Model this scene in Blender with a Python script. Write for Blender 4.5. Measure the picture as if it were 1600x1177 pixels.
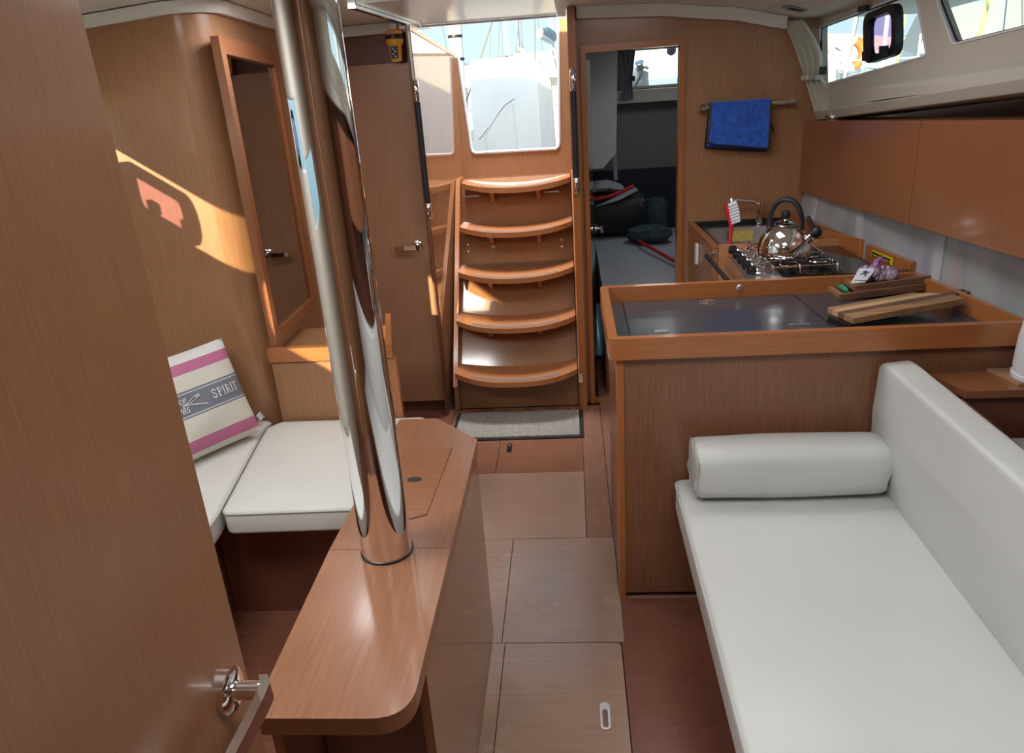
import bpy, bmesh, math, random
from mathutils import Vector, Matrix
random.seed(7)
for o in list(bpy.data.objects): bpy.data.objects.remove(o)
S = bpy.context.scene
COL = S.collection
PI = math.pi
# ---------------------------------------------------------------- camera
cam_data = bpy.data.cameras.new('camera'); cam = bpy.data.objects.new('camera', cam_data); COL.objects.link(cam)
cam_data.sensor_fit = 'HORIZONTAL'; cam_data.sensor_width = 36; cam_data.lens = 1180.0 / 1600 * 36
cam_data.clip_start = 0.02; cam_data.clip_end = 500
def camera_axes():
    v = Vector((1012 - 800.0, 3560 - 588.5)); f = 1180.0
    down = Vector((v.x, v.y, f)).normalized()
    a = 885 - 800.0
    t = -(a * down.x + f * down.z) / down.y
    y = Vector((a, t, f)).normalized(); z = -down; x = y.cross(z)
    return x, y, z
ax, ay, az = camera_axes()                       # world axes seen from the camera (x right, y down, z forward)
cam.matrix_world = Matrix(((ax.x, -ax.y, -ax.z, 0), (ay.x, -ay.y, -ay.z, 0), (az.x, -az.y, -az.z, 1.55), (0, 0, 0, 1)))
S.camera = cam
# ---------------------------------------------------------------- light and exposure
S.view_settings.view_transform = 'Standard'; S.view_settings.look = 'None'
S.view_settings.exposure = 0.18; S.view_settings.gamma = 1.0; S.view_settings.use_curve_mapping = False
W = bpy.data.worlds.new('sky'); S.world = W; W.use_nodes = True
nt = W.node_tree; bg = nt.nodes['Background']
tc = nt.nodes.new('ShaderNodeTexCoord'); sx = nt.nodes.new('ShaderNodeSeparateXYZ'); rp = nt.nodes.new('ShaderNodeValToRGB')
nt.links.new(tc.outputs['Generated'], sx.inputs[0]); nt.links.new(sx.outputs['Z'], rp.inputs[0]); nt.links.new(rp.outputs[0], bg.inputs['Color'])
rp.color_ramp.elements[0].position = 0.0; rp.color_ramp.elements[0].color = (0.68, 0.86, 0.94, 1)
rp.color_ramp.elements[1].position = 0.45; rp.color_ramp.elements[1].color = (0.40, 0.66, 0.84, 1)
bg.inputs['Strength'].default_value = 1.05
SUN_DIR = Vector((0.36, 1.0, -0.25)).normalized()
sd = bpy.data.lights.new('sun', 'SUN'); sd.energy = 11; sd.color = (1.0, 0.80, 0.50); sd.angle = math.radians(0.5)
sun = bpy.data.objects.new('sun', sd); COL.objects.link(sun); sun.rotation_euler = SUN_DIR.to_track_quat('-Z', 'Y').to_euler()
def area(name, loc, size, power, color=(1, 1, 1), aim=(0, 0, -1), sizey=None):
    d = bpy.data.lights.new(name, 'AREA'); d.energy = power; d.color = color; d.shape = 'RECTANGLE'; d.size = size; d.size_y = sizey or size
    o = bpy.data.objects.new(name, d); COL.objects.link(o); o.location = loc
    o.rotation_euler = Vector(aim).to_track_quat('-Z', 'Y').to_euler(); return o
# fill lamps at added, unseen deck hatches; another boosts daylight through the companionway
FILL_LAMPS = [('saloon', 0.35, 0.85, 1.878, 0.55, 8.5, (0.93, 0.97, 1.0)), ('port', -1.00, 1.02, 1.880, 0.50, 15, (0.96, 0.98, 1.0)),
           ('galley', 0.38, 2.35, 1.822, 0.55, 7.5, (0.98, 0.98, 1.0)), ('nav', -0.80, 2.46, 1.828, 0.24, 3.6, (0.98, 0.98, 1.0)), ('bow', -0.10, -0.30, 1.955, 0.50, 1.3, (0.97, 0.98, 1.0))]
for nm, x, y, z, sz, pw_, c in FILL_LAMPS: area('fill_lamp_' + nm, (x, y, z), sz, pw_, c)
area('fill_lamp_cabin', (0.72, 4.45, 1.69), 0.35, 1.6, (0.78, 0.89, 1.0))  # added fill lamp below the cabin ceiling, where no hatch is modelled
area('companionway_daylight', (-0.28, 3.72, 3.3), 0.9, 130, (0.95, 0.97, 1.0), (0, 0.05, -1))

# ---------------------------------------------------------------- materials
def mat(name):
    m = bpy.data.materials.new(name); m.use_nodes = True
    return m, m.node_tree, m.node_tree.nodes['Principled BSDF']
def plain(name, col, rough=0.5, metal=0.0, coat=0.0, noise=0.0, nscale=20, bump=0.0, bscale=200, sheen=0.0):
    m, n, p = mat(name)
    p.inputs['Base Color'].default_value = (*col, 1); p.inputs['Roughness'].default_value = rough; p.inputs['Metallic'].default_value = metal
    p.inputs['Coat Weight'].default_value = coat; p.inputs['Coat Roughness'].default_value = 0.08
    if sheen: p.inputs['Sheen Weight'].default_value = sheen
    t = n.nodes.new('ShaderNodeTexCoord')
    nz = n.nodes.new('ShaderNodeTexNoise'); nz.inputs['Scale'].default_value = nscale; nz.inputs['Detail'].default_value = 4
    n.links.new(t.outputs['Object'], nz.inputs['Vector'])
    r = n.nodes.new('ShaderNodeValToRGB')
    k = noise
    r.color_ramp.elements[0].position = 0.3; r.color_ramp.elements[0].color = (*[c * (1 - k) for c in col], 1)
    r.color_ramp.elements[1].position = 0.7; r.color_ramp.elements[1].color = (*[min(1, c * (1 + k)) for c in col], 1)
    n.links.new(nz.outputs[0], r.inputs[0]); n.links.new(r.outputs[0], p.inputs['Base Color'])
    if bump:
        nb = n.nodes.new('ShaderNodeTexNoise'); nb.inputs['Scale'].default_value = bscale; nb.inputs['Detail'].default_value = 3
        n.links.new(t.outputs['Object'], nb.inputs['Vector'])
        b = n.nodes.new('ShaderNodeBump'); b.inputs['Strength'].default_value = bump; b.inputs['Distance'].default_value = 0.004
        n.links.new(nb.outputs[0], b.inputs['Height']); n.links.new(b.outputs[0], p.inputs['Normal'])
    return m
def wood(name, dark, light, axis='Z', rough=0.38, coat=0.25, scale=1.0, wear=0.0):
    """fine straight grained veneer, grain along the given axis"""
    m, n, p = mat(name)
    t = n.nodes.new('ShaderNodeTexCoord')
    mp = n.nodes.new('ShaderNodeMapping')
    a = 150 * scale; k = 3 + 4 * scale; s = {'X': (k, a, a), 'Y': (a, k, a), 'Z': (a, a, k)}[axis]; mp.inputs['Scale'].default_value = s
    nz = n.nodes.new('ShaderNodeTexNoise'); nz.inputs['Scale'].default_value = 1.0; nz.inputs['Detail'].default_value = 5; nz.inputs['Roughness'].default_value = 0.6
    n.links.new(t.outputs['Object'], mp.inputs[0]); n.links.new(mp.outputs[0], nz.inputs['Vector'])
    n2 = n.nodes.new('ShaderNodeTexNoise'); n2.inputs['Scale'].default_value = 5; n2.inputs['Detail'].default_value = 3
    n.links.new(t.outputs['Object'], n2.inputs['Vector'])
    mx = n.nodes.new('ShaderNodeMath'); mx.operation = 'MULTIPLY_ADD'; mx.inputs[1].default_value = 0.25
    ad = n.nodes.new('ShaderNodeMath'); ad.operation = 'MULTIPLY'; ad.inputs[1].default_value = 0.75
    n.links.new(nz.outputs[0], ad.inputs[0]); n.links.new(n2.outputs[0], mx.inputs[0]); n.links.new(ad.outputs[0], mx.inputs[2])
    r = n.nodes.new('ShaderNodeValToRGB'); r.color_ramp.elements[0].position = 0.34; r.color_ramp.elements[1].position = 0.66
    r.color_ramp.elements[0].color = (*dark, 1); r.color_ramp.elements[1].color = (*light, 1)
    n.links.new(mx.outputs[0], r.inputs[0]); n.links.new(r.outputs[0], p.inputs['Base Color'])
    p.inputs['Roughness'].default_value = rough; p.inputs['Coat Weight'].default_value = coat; p.inputs['Coat Roughness'].default_value = 0.12
    if wear:
        n3 = n.nodes.new('ShaderNodeTexNoise'); n3.inputs['Scale'].default_value = 7; n3.inputs['Detail'].default_value = 6
        n.links.new(t.outputs['Object'], n3.inputs['Vector'])
        mr = n.nodes.new('ShaderNodeMapRange'); mr.inputs['From Min'].default_value = 0.35; mr.inputs['From Max'].default_value = 0.7
        mr.inputs['To Min'].default_value = rough - wear; mr.inputs['To Max'].default_value = rough + wear
        n.links.new(n3.outputs[0], mr.inputs[0]); n.links.new(mr.outputs[0], p.inputs['Roughness'])
    return m
def pane(name, tint, gloss=0.08, rough=0.0):
    """thin clear or tinted pane: straight-through light with a weak mirror sheen"""
    m = bpy.data.materials.new(name); m.use_nodes = True; n = m.node_tree; n.nodes.clear()
    o = n.nodes.new('ShaderNodeOutputMaterial'); tr = n.nodes.new('ShaderNodeBsdfTransparent'); gl = n.nodes.new('ShaderNodeBsdfGlossy')
    tr.inputs[0].default_value = (*tint, 1); gl.inputs['Roughness'].default_value = rough
    mx = n.nodes.new('ShaderNodeMixShader'); fr = n.nodes.new('ShaderNodeFresnel'); ge = n.nodes.new('ShaderNodeNewGeometry'); mr = n.nodes.new('ShaderNodeMapRange'); mr.inputs['To Min'].default_value = 1.33; mr.inputs['To Max'].default_value = 1 / 1.33
    n.links.new(ge.outputs['Backfacing'], mr.inputs[0]); n.links.new(mr.outputs[0], fr.inputs[0])
    dm_ = n.nodes.new('ShaderNodeMath'); dm_.operation = 'MULTIPLY'; dm_.inputs[1].default_value = 0.25
    n.links.new(fr.outputs[0], dm_.inputs[0]); n.links.new(dm_.outputs[0], mx.inputs[0]); n.links.new(tr.outputs[0], mx.inputs[1]); n.links.new(gl.outputs[0], mx.inputs[2]); n.links.new(mx.outputs[0], o.inputs[0])
    return m
M = {}
WD, WL = (0.31, 0.145, 0.066), (0.41, 0.202, 0.098)
M['wall_wood'] = wood('mahogany_veneer', WD, WL, 'Z')
M['wood_x'] = wood('mahogany_veneer_crosswise', WD, WL, 'X')
M['wood_y'] = wood('mahogany_veneer_lengthwise', WD, WL, 'Y')
M['wood_gloss'] = wood('mahogany_veneer_gloss', WD, WL, 'Z', 0.10, 1.0)
M['lacquer'] = wood('high_gloss_lacquer', WD, WL, 'Z', 0.06, 1.0); M['lacquer'].node_tree.nodes['Principled BSDF'].inputs['Coat IOR'].default_value = 2.3; M['lacquer'].node_tree.nodes['Principled BSDF'].inputs['Coat Roughness'].default_value = 0.04
M['leaf_wood'] = wood('mahogany_leaf_gloss', (0.24, 0.095, 0.045), (0.30, 0.125, 0.062), 'Z', 0.16, 0.5)
M['table_wood'] = wood('table_veneer', (0.225, 0.090, 0.043), (0.31, 0.134, 0.067), 'Y', 0.30, 0.35)
M['trim_wood'] = wood('orange_mahogany_trim', (0.37, 0.124, 0.034), (0.45, 0.160, 0.047), 'Z', 0.30, 0.5)
M['trim_wood_x'] = wood('orange_mahogany_trim_crosswise', (0.37, 0.124, 0.034), (0.45, 0.160, 0.047), 'X', 0.30, 0.5)
M['frame_wood'] = wood('mirror_frame_mahogany', (0.25, 0.082, 0.029), (0.31, 0.105, 0.038), 'Z', 0.28, 0.5)
M['tread_wood'] = wood('tread_mahogany', (0.40, 0.150, 0.055), (0.52, 0.21, 0.085), 'X', 0.30, 0.4)
M['cab_wood'] = wood('overhead_veneer', (0.25, 0.092, 0.037), (0.31, 0.118, 0.049), 'Z', 0.33, 0.35)
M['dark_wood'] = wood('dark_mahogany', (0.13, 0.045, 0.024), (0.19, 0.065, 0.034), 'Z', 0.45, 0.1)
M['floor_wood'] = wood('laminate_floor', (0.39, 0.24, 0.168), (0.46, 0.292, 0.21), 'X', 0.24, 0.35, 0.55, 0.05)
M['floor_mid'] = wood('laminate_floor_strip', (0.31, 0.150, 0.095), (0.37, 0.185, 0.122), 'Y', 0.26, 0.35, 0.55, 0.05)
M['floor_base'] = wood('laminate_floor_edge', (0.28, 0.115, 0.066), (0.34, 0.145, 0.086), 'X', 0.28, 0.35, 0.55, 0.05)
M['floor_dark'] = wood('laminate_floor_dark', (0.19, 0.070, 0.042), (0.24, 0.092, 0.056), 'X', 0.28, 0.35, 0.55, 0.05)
M['bar_wood'] = wood('peninsula_veneer', (0.19, 0.080, 0.040), (0.29, 0.128, 0.066), 'Z', 0.38, 0.2, 1.2)
M['black'] = plain('black_plastic', (0.012, 0.012, 0.014), 0.4)
M['seam'] = plain('seam_shadow_gap', (0.03, 0.018, 0.012), 0.8)
M['rubber'] = plain('black_leather_wrap', (0.018, 0.020, 0.024), 0.55)
M['chrome'] = plain('polished_chrome', (0.86, 0.86, 0.87), 0.045, 1.0)
M['steel'] = plain('brushed_steel', (0.72, 0.72, 0.72), 0.38, 1.0)
M['vinyl'] = plain('ivory_vinyl_upholstery', (0.66, 0.655, 0.61), 0.55, noise=0.03, nscale=6, bump=0.12, bscale=500)
M['piping'] = plain('grey_seam_piping', (0.50, 0.50, 0.47), 0.6)
M['sofa_vinyl'] = plain('white_vinyl_upholstery', (0.62, 0.625, 0.60), 0.5, noise=0.03, nscale=5, bump=0.12, bscale=500)
M['headliner'] = plain('ivory_headliner', (0.78, 0.76, 0.69), 0.6, noise=0.02, bump=0.1, bscale=600)
M['lining'] = plain('beige_vinyl_lining', (0.54, 0.50, 0.42), 0.6, noise=0.02, bump=0.12, bscale=600)
M['moulding'] = plain('white_moulding', (0.70, 0.685, 0.62), 0.35)
M['hatch_acrylic'] = plain('white_gloss_gelcoat', (0.66, 0.66, 0.65), 0.30, coat=0.15)
M['gasket'] = plain('white_gasket', (0.72, 0.73, 0.76), 0.4)
M['gelcoat'] = plain('white_gelcoat', (0.80, 0.82, 0.82), 0.4, noise=0.02)
M['counter'] = plain('slate_laminate', (0.055, 0.060, 0.072), 0.24, noise=0.12, nscale=90, coat=0.15)
M['glass_black'] = plain('black_glass', (0.010, 0.011, 0.012), 0.05, coat=0.3)
M['mirror'] = plain('mirror_silvering', (0.50, 0.49, 0.47), 0.01, 1.0)
M['clear'] = pane('window_glass', (0.93, 0.97, 0.97))
M['tint'] = pane('violet_tinted_acrylic', (0.72, 0.62, 0.80))
M['cover'] = plain('grey_canvas_cover', (0.44, 0.46, 0.46), 0.8, noise=0.05, nscale=5, bump=0.25, bscale=12)
M['blue'] = plain('blue_microfibre', (0.028, 0.115, 0.56), 0.9, noise=0.30, nscale=45, bump=0.6, bscale=160, sheen=0.4)
M['yellow'] = plain('safety_yellow', (0.90, 0.47, 0.05), 0.45)
M['curtain'] = plain('ivory_curtain', (0.55, 0.53, 0.44), 0.8, noise=0.04)
M['grey_curtain'] = plain('grey_curtain', (0.17, 0.18, 0.18), 0.85, noise=0.08)
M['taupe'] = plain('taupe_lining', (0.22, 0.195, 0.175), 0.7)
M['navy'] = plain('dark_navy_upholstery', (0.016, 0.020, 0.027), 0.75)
M['sheet'] = plain('grey_white_sheet', (0.42, 0.43, 0.46), 0.85, noise=0.08, nscale=8, bump=0.3, bscale=14)
M['bag'] = plain('black_bag', (0.014, 0.017, 0.018), 0.6, noise=0.2)
M['bluegrey'] = plain('blue_grey_cloth', (0.045, 0.070, 0.085), 0.85, noise=0.45, nscale=25)
M['red'] = plain('red_plastic', (0.62, 0.02, 0.025), 0.3)
M['white'] = plain('white_plastic', (0.75, 0.76, 0.78), 0.35)
M['bristle'] = plain('white_bristles', (0.80, 0.82, 0.85), 0.7)
M['sponge'] = plain('yellow_sponge', (0.62, 0.47, 0.13), 0.9, noise=0.2, nscale=120, bump=0.6, bscale=250)
M['scour'] = plain('dark_green_scourer', (0.03, 0.09, 0.05), 0.9)
M['tray'] = wood('acacia_tray', (0.13, 0.060, 0.032), (0.27, 0.135, 0.075), 'X', 0.55, 0.0, 0.35)
M['board'] = wood('acacia_board', (0.24, 0.120, 0.055), (0.43, 0.250, 0.125), 'X', 0.55, 0.0, 0.4)
M['board_light'] = wood('pale_acacia_stave', (0.48, 0.31, 0.15), (0.62, 0.43, 0.24), 'X', 0.55, 0.0, 0.5)
M['board_dark'] = wood('dark_acacia_stave', (0.10, 0.05, 0.030), (0.22, 0.115, 0.062), 'X', 0.55, 0.0, 0.4)
M['net'] = plain('purple_net', (0.30, 0.13, 0.36), 0.6)
M['garlic'] = plain('garlic_skin', (0.66, 0.57, 0.64), 0.5, noise=0.25, nscale=70)
M['paper'] = plain('white_label', (0.76, 0.78, 0.80), 0.5)
M['ink'] = plain('dark_blue_ink', (0.05, 0.05, 0.16), 0.6)
M['white_ink'] = plain('white_print', (0.72, 0.74, 0.77), 0.6)
M['green'] = plain('green_plastic', (0.03, 0.30, 0.17), 0.4)
M['sticker'] = plain('yellow_sticker', (0.75, 0.50, 0.02), 0.5)
M['mat_pile'] = plain('grey_speckled_pile', (0.36, 0.33, 0.29), 0.95, noise=0.55, nscale=220, bump=0.9, bscale=260)
M['mat_edge'] = plain('black_rubber_edge', (0.015, 0.014, 0.014), 0.7)
M['grip'] = plain('grey_non_slip_strip', (0.30, 0.24, 0.20), 0.9)
M['print_cloth'] = plain('grey_printed_cloth', (0.30, 0.28, 0.29), 0.9, noise=0.5, nscale=16)
M['lamp_lens'] = plain('lamp_lens', (0.5, 0.5, 0.48), 0.15)
M['ball'] = plain('lilac_grey_fender', (0.27, 0.26, 0.36), 0.5)
M['winch'] = plain('winch_grey', (0.33, 0.36, 0.40), 0.3, 0.6)
M['rope'] = plain('grey_rope', (0.30, 0.34, 0.36), 0.8)
M['mast'] = plain('anodised_mast', (0.74, 0.78, 0.80), 0.4)
M['hull_white'] = plain('white_hull', (0.76, 0.78, 0.78), 0.35)
M['hull_blue'] = plain('blue_canvas', (0.05, 0.16, 0.36), 0.6)
M['buoy'] = plain('orange_lifebuoy', (0.85, 0.20, 0.06), 0.5)
M['concrete'] = plain('pale_quay', (0.62, 0.60, 0.56), 0.8, noise=0.1)
M['hills'] = plain('hazy_scrub', (0.44, 0.47, 0.40), 0.9, noise=0.25, nscale=0.6)
M['water'] = plain('harbour_water', (0.10, 0.20, 0.24), 0.12, bump=0.4, bscale=3)
M['teak'] = plain('teak_deck', (0.42, 0.33, 0.24), 0.7, noise=0.1)
M['hood'] = plain('grey_blue_hood', (0.26, 0.31, 0.37), 0.7)
M['rig'] = plain('wire_rigging', (0.14, 0.15, 0.16), 0.5)
M['yellow_rope'] = plain('yellow_line', (0.72, 0.60, 0.20), 0.7)
def frosted():
    m, n, p = mat('frosted_locker_panel')
    t = n.nodes.new('ShaderNodeTexCoord'); nz = n.nodes.new('ShaderNodeTexNoise'); nz.inputs['Scale'].default_value = 5.5; nz.inputs['Detail'].default_value = 1
    mp = n.nodes.new('ShaderNodeMapping'); mp.inputs['Scale'].default_value = (1.6, 1.6, 0.6)
    n.links.new(t.outputs['Object'], mp.inputs[0]); n.links.new(mp.outputs[0], nz.inputs['Vector'])
    r = n.nodes.new('ShaderNodeValToRGB'); e = r.color_ramp.elements
    e[0].position = 0.30; e[0].color = (0.30, 0.30, 0.34, 1); e[1].position = 0.72; e[1].color = (0.48, 0.49, 0.50, 1)
    n.links.new(nz.outputs[0], r.inputs[0])
    n2 = n.nodes.new('ShaderNodeTexNoise'); n2.inputs['Scale'].default_value = 9; n2.inputs['Detail'].default_value = 0.5
    n.links.new(mp.outputs[0], n2.inputs['Vector'])
    r2 = n.nodes.new('ShaderNodeValToRGB'); e2 = r2.color_ramp.elements
    e2[0].position = 0.28; e2[0].color = (0.26, 0.23, 0.36, 1); e2[1].position = 0.72; e2[1].color = (0.52, 0.36, 0.36, 1)
    for ps, c in ((0.40, (0.38, 0.38, 0.42, 1)), (0.55, (0.42, 0.43, 0.44, 1)), (0.64, (0.28, 0.40, 0.32, 1))):
        q = e2.new(ps); q.color = c
    n.links.new(n2.outputs[0], r2.inputs[0])
    mc = n.nodes.new('ShaderNodeMix'); mc.data_type = 'RGBA'; mc.inputs[0].default_value = 0.45
    n.links.new(r.outputs[0], mc.inputs[6]); n.links.new(r2.outputs[0], mc.inputs[7])
    n.links.new(mc.outputs[2], p.inputs['Base Color']); p.inputs['Roughness'].default_value = 0.28
    p.inputs['Transmission Weight'].default_value = 0.0
    return m
M['frosted'] = frosted(); M['pale_grip'] = plain('pale_panel_grip', (0.50, 0.50, 0.52), 0.25)
def stripes():
    """printed pillow cloth: stripes across the height, read from the UV map"""
    m, n, p = mat('striped_pillow_cloth')
    uv = n.nodes.new('ShaderNodeUVMap'); sp = n.nodes.new('ShaderNodeSeparateXYZ'); n.links.new(uv.outputs[0], sp.inputs[0])
    r = n.nodes.new('ShaderNodeValToRGB'); r.color_ramp.interpolation = 'CONSTANT'
    cream, pink, grey, line = (0.62, 0.60, 0.52), (0.48, 0.145, 0.27), (0.17, 0.185, 0.225), (0.66, 0.67, 0.68)
    stops = [(0, cream), (0.055, pink), (0.175, cream), (0.385, grey), (0.400, line), (0.408, grey), (0.612, line), (0.620, grey), (0.637, cream), (0.79, pink), (0.895, (0.68, 0.68, 0.66))]
    els = r.color_ramp.elements
    els[0].position = stops[0][0]; els[0].color = (*stops[0][1], 1); els[1].position = stops[1][0]; els[1].color = (*stops[1][1], 1)
    for s, c in stops[2:]:
        q = els.new(s); q.color = (*c, 1)
    n.links.new(sp.outputs['Y'], r.inputs[0]); n.links.new(r.outputs[0], p.inputs['Base Color']); p.inputs['Roughness'].default_value = 0.85
    return m
M['stripes'] = stripes()

# ---------------------------------------------------------------- mesh helpers
def link_mesh(name, me, m, parent=None):
    if m is not None and not me.materials: me.materials.append(M[m] if isinstance(m, str) else m)
    o = bpy.data.objects.new(name, me); COL.objects.link(o)
    vs = me.vertices
    if parent is None:
        lo = Vector([min(v.co[i] for v in vs) for i in range(3)]); hi = Vector([max(v.co[i] for v in vs) for i in range(3)])
        b = Vector(((lo.x + hi.x) / 2, (lo.y + hi.y) / 2, lo.z)); me.transform(Matrix.Translation(-b)); o.location = b
    else:
        o.parent = parent; w = Vector((0, 0, 0)); q = parent
        while q: w += q.location; q = q.parent
        o.location = -w
    return o
def obj(name, bm, m, parent=None, smooth=False, bevel=0.0, seg=2):
    if bevel:
        es = [e for e in bm.edges if len(e.link_faces) == 2 and e.calc_face_angle(0) > 0.5]
        bmesh.ops.bevel(bm, geom=es, offset=bevel, segments=seg, profile=0.5, affect='EDGES', clamp_overlap=True)
    bmesh.ops.recalc_face_normals(bm, faces=bm.faces)
    me = bpy.data.meshes.new(name)
    if smooth:
        for f in bm.faces: f.smooth = True
    bm.to_mesh(me); bm.free()
    if smooth:
        try: me.set_sharp_from_angle(angle=math.radians(42))
        except Exception: pass
    return link_mesh(name, me, m, parent)
def nb(): return bmesh.new()
def box(bm, x0, x1, y0, y1, z0, z1):
    hexa(bm, [(x0, y0, z0), (x1, y0, z0), (x1, y1, z0), (x0, y1, z0), (x0, y0, z1), (x1, y0, z1), (x1, y1, z1), (x0, y1, z1)]); return bm
def hexa(bm, p):
    v = [bm.verts.new(q) for q in p]
    for f in ((0, 3, 2, 1), (4, 5, 6, 7), (0, 1, 5, 4), (1, 2, 6, 5), (2, 3, 7, 6), (3, 0, 4, 7)): bm.faces.new([v[i] for i in f])
    return bm
def B(x0, x1, y0, y1, z0, z1): return box(nb(), x0, x1, y0, y1, z0, z1)
def slab(bm, quad, off):
    """four corners (in order) thickened by the vector off"""
    off = Vector(off); q = [Vector(c) for c in quad]
    hexa(bm, [*q, *[c + off for c in q]]); return bm
def prism(bm, poly, z0, z1, plane='xy'):
    def P(a, b, c): return {'xy': (a, b, c), 'xz': (a, c, b), 'yz': (c, a, b)}[plane]
    lo = [bm.verts.new(P(a, b, z0)) for a, b in poly]; hi = [bm.verts.new(P(a, b, z1)) for a, b in poly]
    n = len(poly); bm.faces.new(lo); bm.faces.new(hi)
    for i in range(n): bm.faces.new((lo[i], lo[(i + 1) % n], hi[(i + 1) % n], hi[i]))
    return bm
def tube(bm, pts, r, n=10, closed=False, caps=True):
    pts = [Vector(p) for p in pts]; N = len(pts); rings = []
    rr = r if isinstance(r, (list, tuple)) else [r] * N
    up = None
    for i, p in enumerate(pts):
        a = pts[(i - 1) % N] if (closed or i) else p; b = pts[(i + 1) % N] if (closed or i < N - 1) else p
        t = (b - a).normalized()
        if up is None: up = t.orthogonal().normalized()
        else:
            up = up - t * up.dot(t); up = up.normalized() if up.length > 1e-6 else t.orthogonal().normalized()
        s = t.cross(up)
        rings.append([bm.verts.new(p + (up * math.cos(2 * PI * k / n) + s * math.sin(2 * PI * k / n)) * rr[i]) for k in range(n)])
    for i in range(N if closed else N - 1):
        A, Bq = rings[i], rings[(i + 1) % N]
        for k in range(n): bm.faces.new((A[k], A[(k + 1) % n], Bq[(k + 1) % n], Bq[k]))
    if caps and not closed: bm.faces.new(rings[0]); bm.faces.new(rings[-1])
    return bm
def lathe(bm, prof, c=(0, 0, 0), n=24, axis=(0, 0, 1)):
    """prof: (radius, height) pairs turned about an axis through c"""
    c = Vector(c); q = Vector((0, 0, 1)).rotation_difference(Vector(axis).normalized()); rings = []
    for r, h in prof:
        if r < 1e-6: rings.append([bm.verts.new(c + q @ Vector((0, 0, h)))])
        else: rings.append([bm.verts.new(c + q @ Vector((r * math.cos(2 * PI * k / n), r * math.sin(2 * PI * k / n), h))) for k in range(n)])
    for A, Bq in zip(rings, rings[1:]):
        for k in range(n):
            if len(A) == 1 and len(Bq) == 1: continue
            if len(A) == 1: bm.faces.new((A[0], Bq[(k + 1) % n], Bq[k]))
            elif len(Bq) == 1: bm.faces.new((A[k], A[(k + 1) % n], Bq[0]))
            else: bm.faces.new((A[k], A[(k + 1) % n], Bq[(k + 1) % n], Bq[k]))
    if len(rings[0]) > 1: bm.faces.new(rings[0])
    if len(rings[-1]) > 1: bm.faces.new(rings[-1])
    return bm
def rrect(x0, x1, y0, y1, r, n=6, which=(1, 1, 1, 1)):
    """rounded rectangle outline, counter-clockwise; which = BL, BR, TR, TL rounded"""
    out = []
    for (cx, cy, a0, w, px, py) in ((x0 + r, y0 + r, PI, which[0], x0, y0), (x1 - r, y0 + r, 1.5 * PI, which[1], x1, y0), (x1 - r, y1 - r, 0, which[2], x1, y1), (x0 + r, y1 - r, PI / 2, which[3], x0, y1)):
        if not w: out.append((px, py)); continue
        for k in range(n + 1):
            a = a0 + PI / 2 * k / n; out.append((cx + r * math.cos(a), cy + r * math.sin(a)))
    return out
def roundpoly(pts, r, n=5):
    out = []; N = len(pts)
    for i in range(N):
        p = Vector(pts[i]); a = Vector(pts[i - 1]); b = Vector(pts[(i + 1) % N])
        ri = r[i] if isinstance(r, (list, tuple)) else r
        if ri <= 0: out.append(tuple(p)); continue
        u = (a - p).normalized(); w = (b - p).normalized(); ang = u.angle(w); d = min(ri / math.tan(ang / 2), 0.49 * min((a - p).length, (b - p).length))
        s, e = p + u * d, p + w * d
        for k in range(n + 1):
            t = k / n; out.append(tuple(s * (1 - t) ** 2 + p * 2 * t * (1 - t) + e * t * t))
    return out
def holed(outer, holes, thick, to_world):
    """flat panel with openings; to_world maps (u, v, w) to a point, w from 0 to thick"""
    cu = bpy.data.curves.new('outline', 'CURVE'); cu.dimensions = '2D'; cu.fill_mode = 'BOTH'
    for ring in [outer, *holes]:
        s = cu.splines.new('POLY'); s.points.add(len(ring) - 1); s.use_cyclic_u = True
        for i, (u, v) in enumerate(ring): s.points[i].co = (u, v, 0, 1)
    t = bpy.data.objects.new('outline', cu); COL.objects.link(t)
    dg = bpy.context.evaluated_depsgraph_get(); me = bpy.data.meshes.new_from_object(t.evaluated_get(dg))
    bpy.data.objects.remove(t); bpy.data.curves.remove(cu)
    bm = nb(); bm.from_mesh(me); bpy.data.meshes.remove(me)
    bmesh.ops.remove_doubles(bm, verts=bm.verts, dist=1e-5)
    fs = list(bm.faces); bmesh.ops.recalc_face_normals(bm, faces=fs)
    r = bmesh.ops.extrude_face_region(bm, geom=fs)
    for v in [g for g in r['geom'] if isinstance(g, bmesh.types.BMVert)]: v.co.z += thick
    for v in bm.verts: v.co = Vector(to_world(v.co.x, v.co.y, v.co.z))
    bmesh.ops.recalc_face_normals(bm, faces=bm.faces)
    return bm
def ring_frame(bm, outer, inner, thick, to_world):
    """frame between two outlines of the same point count"""
    n = len(outer)
    A = [bm.verts.new(to_world(u, v, 0)) for u, v in outer]; Bq = [bm.verts.new(to_world(u, v, 0)) for u, v in inner]
    Cq = [bm.verts.new(to_world(u, v, thick)) for u, v in outer]; D = [bm.verts.new(to_world(u, v, thick)) for u, v in inner]
    for i in range(n):
        j = (i + 1) % n
        bm.faces.new((A[i], A[j], Bq[j], Bq[i])); bm.faces.new((Cq[i], D[i], D[j], Cq[j])); bm.faces.new((A[i], Cq[i], Cq[j], A[j])); bm.faces.new((Bq[i], Bq[j], D[j], D[i]))
    return bm
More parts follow.
